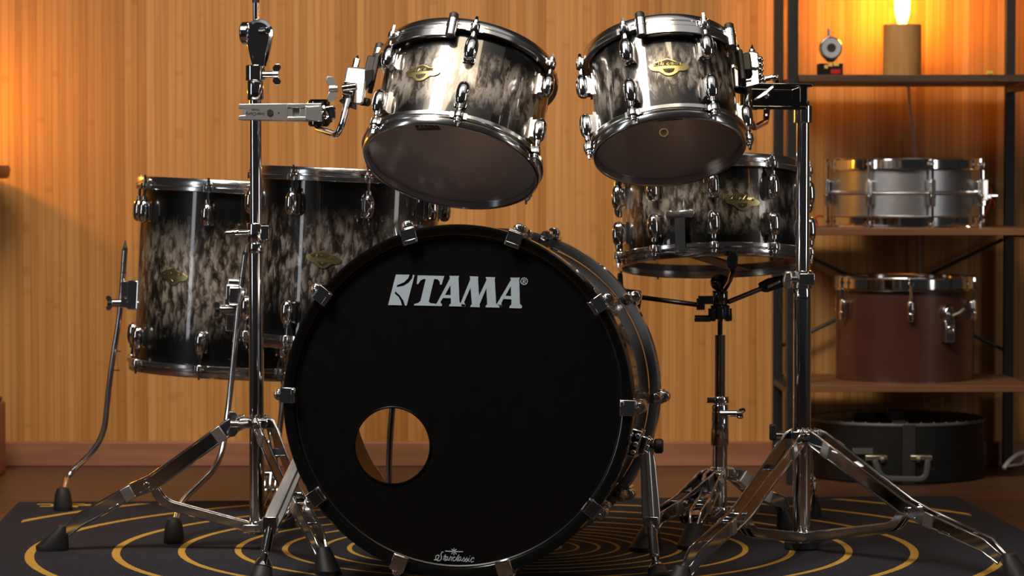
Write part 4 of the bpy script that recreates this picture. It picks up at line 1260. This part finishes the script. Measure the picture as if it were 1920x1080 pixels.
for a, b in (((1462, 650), (1880, 449)), ((1462, 455), (1880, 655))):
    w.tube([P(*a, yb), P(*b, yb)], 0.0045, 8)
w.build('cross_brace', BLACKSTEEL, sh)

# things on the shelf
def shelf_z(i): return zt[i]
# metal snare
sr = 0.1745
mc = P(1698, 420, 6.90); mc.z = zt[1]
Ms = Matrix.Translation(mc)
msn = thing('snare_drum', 'metal snare drum with a beaded shell on the middle shelf', 'drum', M=Ms)
H = 0.158
w = MB()
prof = [(sr, 0.012)]
for i in range(9):
    a = PI * i / 8; prof.append((sr + 0.0045 * math.sin(a), H / 2 - 0.005 + 0.010 * i / 8))
prof += [(sr, H - 0.012), (sr - 0.0012, H - 0.012), (sr - 0.0012, 0.012)]
w.lathe(prof, 96, closed=True); w.build('shell', ALU, msn, local=True)
def flanged(R):
    w = MB(); w.lathe([(R + 0.010, 0.0), (R + 0.0105, 0.001), (R + 0.005, 0.004), (R + 0.0045, 0.023), (R + 0.007, 0.026), (R + 0.0065, 0.027), (R + 0.003, 0.0245), (R + 0.003, 0.003), (R + 0.008, 0.0)], 96, closed=True); return w
fh_ = flanged(sr).build('hoop', CHROME, msn, local=True); fh_.location = (0, 0, H - 0.027)
h2 = link('hoop', fh_.data, msn); h2.matrix_basis = Matrix.Translation((0, 0, 0.027)) @ Matrix.Scale(-1, 4, (0, 0, 1))
w = flat_disc(sr + 0.002, H - 0.010); w.build('batter_head', WHITECOAT, msn, local=True)
w = flat_disc(sr + 0.002, 0.010); w.build('resonant_head', CLEARFILM, msn, local=True)
def tube_lug(hgt):
    w = MB()
    w.box((0, -0.006, 0), (0.016, 0.014, hgt * 0.9)); w.box((0, -0.014, 0), (0.012, 0.008, hgt))
    w.box((0, -0.017, -hgt * 0.13), (0.0125, 0.007, hgt * 0.16))
    o = w.build('lug', CHROME); d = o.data; bpy.data.objects.remove(o); return d
TL = tube_lug(0.062); rm = rod_mesh(0.042)
for k in range(8):
    a = R_(11 + 45 * k); rz = Matrix.Rotation(a, 4, 'Z')
    link('lug', TL, msn, 0.002, M=rz @ Matrix.Translation((0, -sr - 0.002, H / 2)))
    link('tension_rod', rm, msn, M=rz @ Matrix.Translation((0, -sr - 0.0145, H / 2 + 0.028)))
    link('tension_rod', rm, msn, M=rz @ Matrix.Translation((0, -sr - 0.0145, H / 2 - 0.028)) @ Matrix.Rotation(PI, 4, 'Y'))
w = MB(); M = Matrix.Rotation(R_(100), 4, 'Z')
w.box((0, -(sr + 0.012), 0.085), (0.022, 0.022, 0.05), M); w.box((0, -(sr + 0.022), 0.07), (0.012, 0.022, 0.012), M)
w.lathe([(1e-5, 0), (0.005, 0), (0.004, 0.028), (1e-5, 0.03)], 10, M @ Matrix.Translation((0, -(sr + 0.022), 0.072)) @ Matrix.Rotation(PI / 2, 4, 'X'))
w.build('throw_off', CHROME, msn, bevel=0.002, local=True)
w = MB()
for ang, dz in ((R_(98), 0.0), (R_(-96), -0.05)):
    M = Matrix.Rotation(ang, 4, 'Z') @ Matrix.Translation((0, 0, dz)) @ Matrix.Diagonal((1, 1, 1 if dz == 0 else 0.55, 1)) @ Matrix.Translation((0, 0, -dz * 0.9))
    base = [(0.0, -(sr + 0.016), 0.088), (0.008, -(sr + 0.030), 0.092), (0.012, -(sr + 0.036), 0.078), (0.004, -(sr + 0.030), 0.055), (0.010, -(sr + 0.022), 0.035), (0, -(sr + 0.012), 0.02)]
    w.tube([M @ Vector(p) for p in fillet(base, 0.01, 4)], 0.0022, 8)
    w.tube([M @ Vector(p) for p in ((0.002, -(sr + 0.030), 0.072), (0.004, -(sr + 0.040), 0.055), (0.004, -(sr + 0.042), 0.045))], 0.0018, 8)
w.build('red_cord', REDPL, msn, local=True)['label'] = 'red cord tied at the snare strainer'

# maroon tom
tr = 0.160; TH = 0.236
mc = P(1696, 700, 6.90); mc.z = zt[0]
mt = thing('concert_tom', 'maroon single-headed tom drum on the lowest shelf board', 'drum', M=Matrix.Translation(mc))
w = MB(); w.lathe([(tr, 0), (tr, TH - 0.014), (tr - 0.006, TH - 0.012), (tr - 0.006, 0)], 96, closed=True); w.build('shell', MAROON, mt, local=True)
hh = flanged(tr).build('hoop', CHROME, mt, local=True); hh.location = (0, 0, TH - 0.027); hh.scale = (1, 1, 1.15)
w = flat_disc(tr + 0.002, TH - 0.008); w.build('batter_head', mat('dark_film', (0.05, 0.05, 0.055), 0.3), mt, local=True)
TL2 = tube_lug(0.048); rm2 = rod_mesh(0.05)
for k in range(6):
    a = R_(-3 + 60 * k); rz = Matrix.Rotation(a, 4, 'Z')
    link('lug', TL2, mt, 0.003, M=rz @ Matrix.Translation((0, -tr - 0.001, TH - 0.072)))
    link('tension_rod', rm2, mt, M=rz @ Matrix.Translation((0, -tr - 0.0145, TH - 0.056)))
w = MB(); M = Matrix.Rotation(R_(28), 4, 'Z')
w.lathe([(1e-5, 0), (0.014, 0), (0.016, 0.004), (0.013, 0.016), (1e-5, 0.019)], 20, M @ Matrix.Translation((0, -tr, TH - 0.080)) @ Matrix.Rotation(PI / 2, 4, 'X') @ Matrix.Scale(1.5, 4, (0, 1, 0)))
w.box((0, -(tr + 0.008), TH - 0.118), (0.026, 0.018, 0.050), M); w.lathe([(0.005, 0), (0.010, 0), (0.010, 0.008), (0.005, 0.008)], 16, M @ Matrix.Translation((0, -(tr + 0.015), TH - 0.112)) @ Matrix.Rotation(PI / 2, 4, 'X'), closed=True)
ar = w.build('arm_bracket', CHROME, mt, bevel=0.002, local=True)
w = MB(); w.tube([M @ Vector(p) for p in ((0.006, -(tr + 0.016), TH - 0.082), (0.022, -(tr + 0.020), TH - 0.076), (0.036, -(tr + 0.018), TH - 0.068))], [0.004, 0.0045, 0.006], 10); w.build('wing_bolt', NICKEL, ar, local=True)

# lamp
LY = 6.97
lx = P(1691.5, 90, LY).x
lamp = thing('table_lamp', 'turned wood cylinder lamp with bare glowing bulb on the top shelf', 'lamp', loc=(lx, LY, zt[2]))
w = MB(); zl = zt[2]; w.lathe([(1e-5, zl), (0.0445, zl), (0.0450, zl + 0.001), (0.0450, zl + 0.126), (0.0438, zl + 0.1275), (0.016, zl + 0.1275), (0.016, zl + 0.11), (1e-5, zl + 0.11)], 48, Matrix.Translation((lx, LY, 0)))
w.build('base', LAMPWOOD, lamp)
w = MB(); w.lathe([(1e-5, zl + 0.122), (0.0085, zl + 0.122), (0.010, zl + 0.131), (0.0165, zl + 0.150), (0.0185, zl + 0.175), (0.0170, zl + 0.205), (0.010, zl + 0.235), (1e-5, zl + 0.243)], 24, Matrix.Translation((lx, LY, 0))); w.build('bulb', BULB, lamp)
w = MB(); w.tube([P(1702, 150, 7.075), P(1706, 200, 7.09), P(1714, 260, 7.09), P(1721, 330, 7.09), P(1724, 430, 7.09), P(1726, 700, 7.09)], 0.0034, 8); w.build('cord', CABLEG, lamp)['label'] = 'grey lamp cord hanging down the wall'
# drum dial on a can
gx = P(1556, 120, 6.80)
dial = thing('drum_gauge', 'small round dial gauge on a dark box at the left end of the top shelf', 'gauge', loc=(gx.x, 6.80, zt[2]))
w = MB(); zb = zt[2]; w.box((gx.x, 6.80, zb + 0.0145), (0.055, 0.050, 0.029)); bx_ = w.build('box', CASEBLACK, dial, bevel=0.001)
w = MB()
for px, py, s_, in ((1557, 121, 0.010), (1568, 120, 0.012), (1549, 125, 0.008)):
    p = P(px, py, 6.774); w.box((p.x, 6.7745, p.z), (s_, 0.001, 0.008))
w.build('yellow_print', PRINTGLOW, bx_)
w = MB(); p = P(1567, 134, 6.774); w.box((p.x, 6.7745, p.z), (0.022, 0.001, 0.010)); w.build('red_print', REDPL, bx_)
cz = P(1557, 90, 6.80)
w = MB(); w.lathe([(1e-5, 0.0), (0.024, 0.0), (0.0268, 0.003), (0.0268, 0.020), (0.0245, 0.024), (0.0222, 0.0235), (0.0222, 0.0215), (1e-5, 0.0215)], 40, Matrix.Translation((cz.x, 6.81, cz.z)) @ Matrix.Rotation(PI / 2, 4, 'X')); w.cyl((cz.x - 0.004, 6.80, cz.z + 0.026), (cz.x - 0.004, 6.80, cz.z + 0.044), 0.0035, 12)
prism(w, [(1541,106),(1573,106),(1562,117),(1552,117)], 6.793, 6.806, 6.80)
w.build('case', CHROME, dial, bevel=0.0006)
w = MB(); w.lathe([(1e-5, 0), (0.0222, 0)], 32, Matrix.Translation((cz.x + 0.001, 6.7878, cz.z)) @ Matrix.Rotation(PI / 2, 4, 'X')); fc = w.build('face', DIALGREY, dial)
w = MB(); w.lathe([(1e-5, 0), (0.0102, 0)], 28, Matrix.Translation((cz.x + 0.001, 6.7870, cz.z)) @ Matrix.Rotation(PI / 2, 4, 'X')); w.build('inner_dial', DIALDARK, fc)
# small metal clip near the right end, its reflected glow put in as yellow colour
p = P(1856, 134, 6.80)
w = MB(); w.box((p.x, 6.80, zt[2] + 0.009), (0.013, 0.010, 0.008), Matrix.Identity(4)); w.cyl((p.x - 0.004, 6.80, zt[2]), (p.x - 0.002, 6.80, zt[2] + 0.005), 0.003, 8); w.cyl((p.x + 0.006, 6.80, zt[2]), (p.x + 0.008, 6.80, zt[2] + 0.008), 0.003, 8)
tag(w.build('small_clip', PRINTGLOW, bevel=0.001), 'tiny metal clip coloured yellow for its glow at the right end of the top shelf', 'clip')

# case on the floor
cc = Vector((P(1680, 800, 6.90).x, 6.905, 0)); CR = 0.205; CHH = 0.136
case = thing('drum_case', 'round black drum case lying on the floor under the shelves', 'case', loc=cc)
w = MB(); w.lathe([(1e-5, 0), (CR - 0.004, 0), (CR, 0.004), (CR, CHH - 0.004), (CR - 0.004, CHH), (1e-5, CHH)], 72, Matrix.Translation(cc)); w.build('body', CASEBLACK, case)
w = MB(); w.lathe([(CR - 0.007, CHH - 0.005), (CR + 0.002, CHH - 0.005), (CR + 0.003, CHH - 0.002), (CR + 0.001, CHH + 0.002), (CR - 0.007, CHH + 0.002)], 72, Matrix.Translation(cc), closed=True)
for k in range(40):
    a = 2 * PI * k / 40; w.sphere(cc + Vector(((CR - 0.003) * math.sin(a), -(CR - 0.003) * math.cos(a), CHH + 0.002)), 0.003, 8, 5)
w.build('rim', CASEGREY, case)
w = MB()
for a0 in (R_(2),):
    w.lathe([(CR - 0.001, 0.002), (CR + 0.003, 0.002), (CR + 0.003, CHH), (CR - 0.001, CHH)], 4, Matrix.Translation(cc), closed=True, a0=R_(-3), a1=R_(5))
w.build('strap', RUBBER, case)
w = MB(); w.box(cc + Vector((-0.012, -0.135, CHH + 0.004)), (0.03, 0.13, 0.004)); w.box(cc + Vector((-0.012, -0.08, CHH + 0.014)), (0.034, 0.05, 0.022)); w.box(cc + Vector((-0.06, -0.05, CHH + 0.008)), (0.09, 0.03, 0.014)); w.build('top_strap', RUBBER, case, bevel=0.004)
def at_case(px, py):
    x = P(px, py, cc.y - CR).x - cc.x
    y = -math.sqrt(max(0, CR * CR - x * x)); return Vector((cc.x + x, cc.y + y, P(px, py, cc.y + y).z))
for px in (1644, 1727):
    w = MB(); p = at_case(px, 858); w.box(p + Vector((0, -0.004, 0)), (0.050, 0.010, 0.012)); w.cyl(p + Vector((0.008 if px < 1700 else -0.012, -0.010, -0.003)), p + Vector((0.018 if px < 1700 else -0.002, -0.011, -0.003)), 0.0075, 10)
    w.build('handle_loop', NICKEL, case, bevel=0.002)['label'] = 'brassy metal handle fitting'
hd = 6.672
w = MB(); w.strip(fillet([P(1640, 862, hd), P(1652, 897, hd), P(1736, 899, hd), P(1740, 862, hd)], 0.02, 6), (0, 1, 0), 0.013, 0.010); w.build('handle', CASEGREY, case, bevel=0.003)
w = MB(); p = at_case(1631, 846); w.box(p + Vector((0, -0.002, 0)), (0.075, 0.003, 0.014), None); w.build('name_plate', CASEGREY, case, bevel=0.001)

# floor cable at the right
w = MB(); w.tube(fillet([P(1882, 878, 6.86) * 1.0, P(1890, 866, 6.87), P(1906, 852, 6.88), P(1930, 846, 6.9), P(1960, 870, 6.9)], 0.02, 5), 0.005, 10)
w.tube(fillet([P(1886, 874, 6.9), P(1918, 870, 6.9), P(1930, 800, 6.95)], 0.01, 4), 0.003, 8)
tag(w.build('power_cable', CABLEW), 'white cable curling up from the floor at the far right edge', 'cable')

# left: small round table whose rim reaches into the frame, and a wooden box below it
tcx = P(18, 322, 6.93).x - 0.19
tb = thing('side_table', 'round wooden side table cut off by the left edge of the photo', 'table', loc=(tcx, 6.93, 0))
ztb = P(10, 310, 6.93).z
w = MB(); w.lathe([(1e-5, ztb - 0.031), (0.183, ztb - 0.031), (0.188, ztb - 0.022), (0.190, ztb - 0.008), (0.186, ztb), (1e-5, ztb)], 64, Matrix.Translation((tcx, 6.93, 0))); w.build('tabletop', TABLEWOOD, tb)
for k in range(3):
    a = R_(130 + 60 * k)
    w = MB(); w.cyl((tcx + 0.10 * math.cos(a), 6.93 + 0.10 * math.sin(a), ztb - 0.03), (tcx + 0.13 * math.cos(a), 6.93 + 0.13 * math.sin(a), 0), 0.014, 14, r2=0.010); w.build('leg', TABLEWOOD, tb)
bx0 = P(11, 800, 6.97)
bxo = thing('wooden_box', 'brown wooden box on the floor at the left edge of the photo', 'box', loc=(bx0.x - 0.09, 6.86, 0))
w = MB(); w.box((bx0.x - 0.09, 6.86, 0.085), (0.18, 0.22, 0.17)); w.build('body', TABLEWOOD, bxo, bevel=0.004)
w = MB(); w.box((bx0.x - 0.092, 6.86, 0.176), (0.17, 0.21, 0.012)); w.build('lid', CASEGREY, bxo, bevel=0.004)
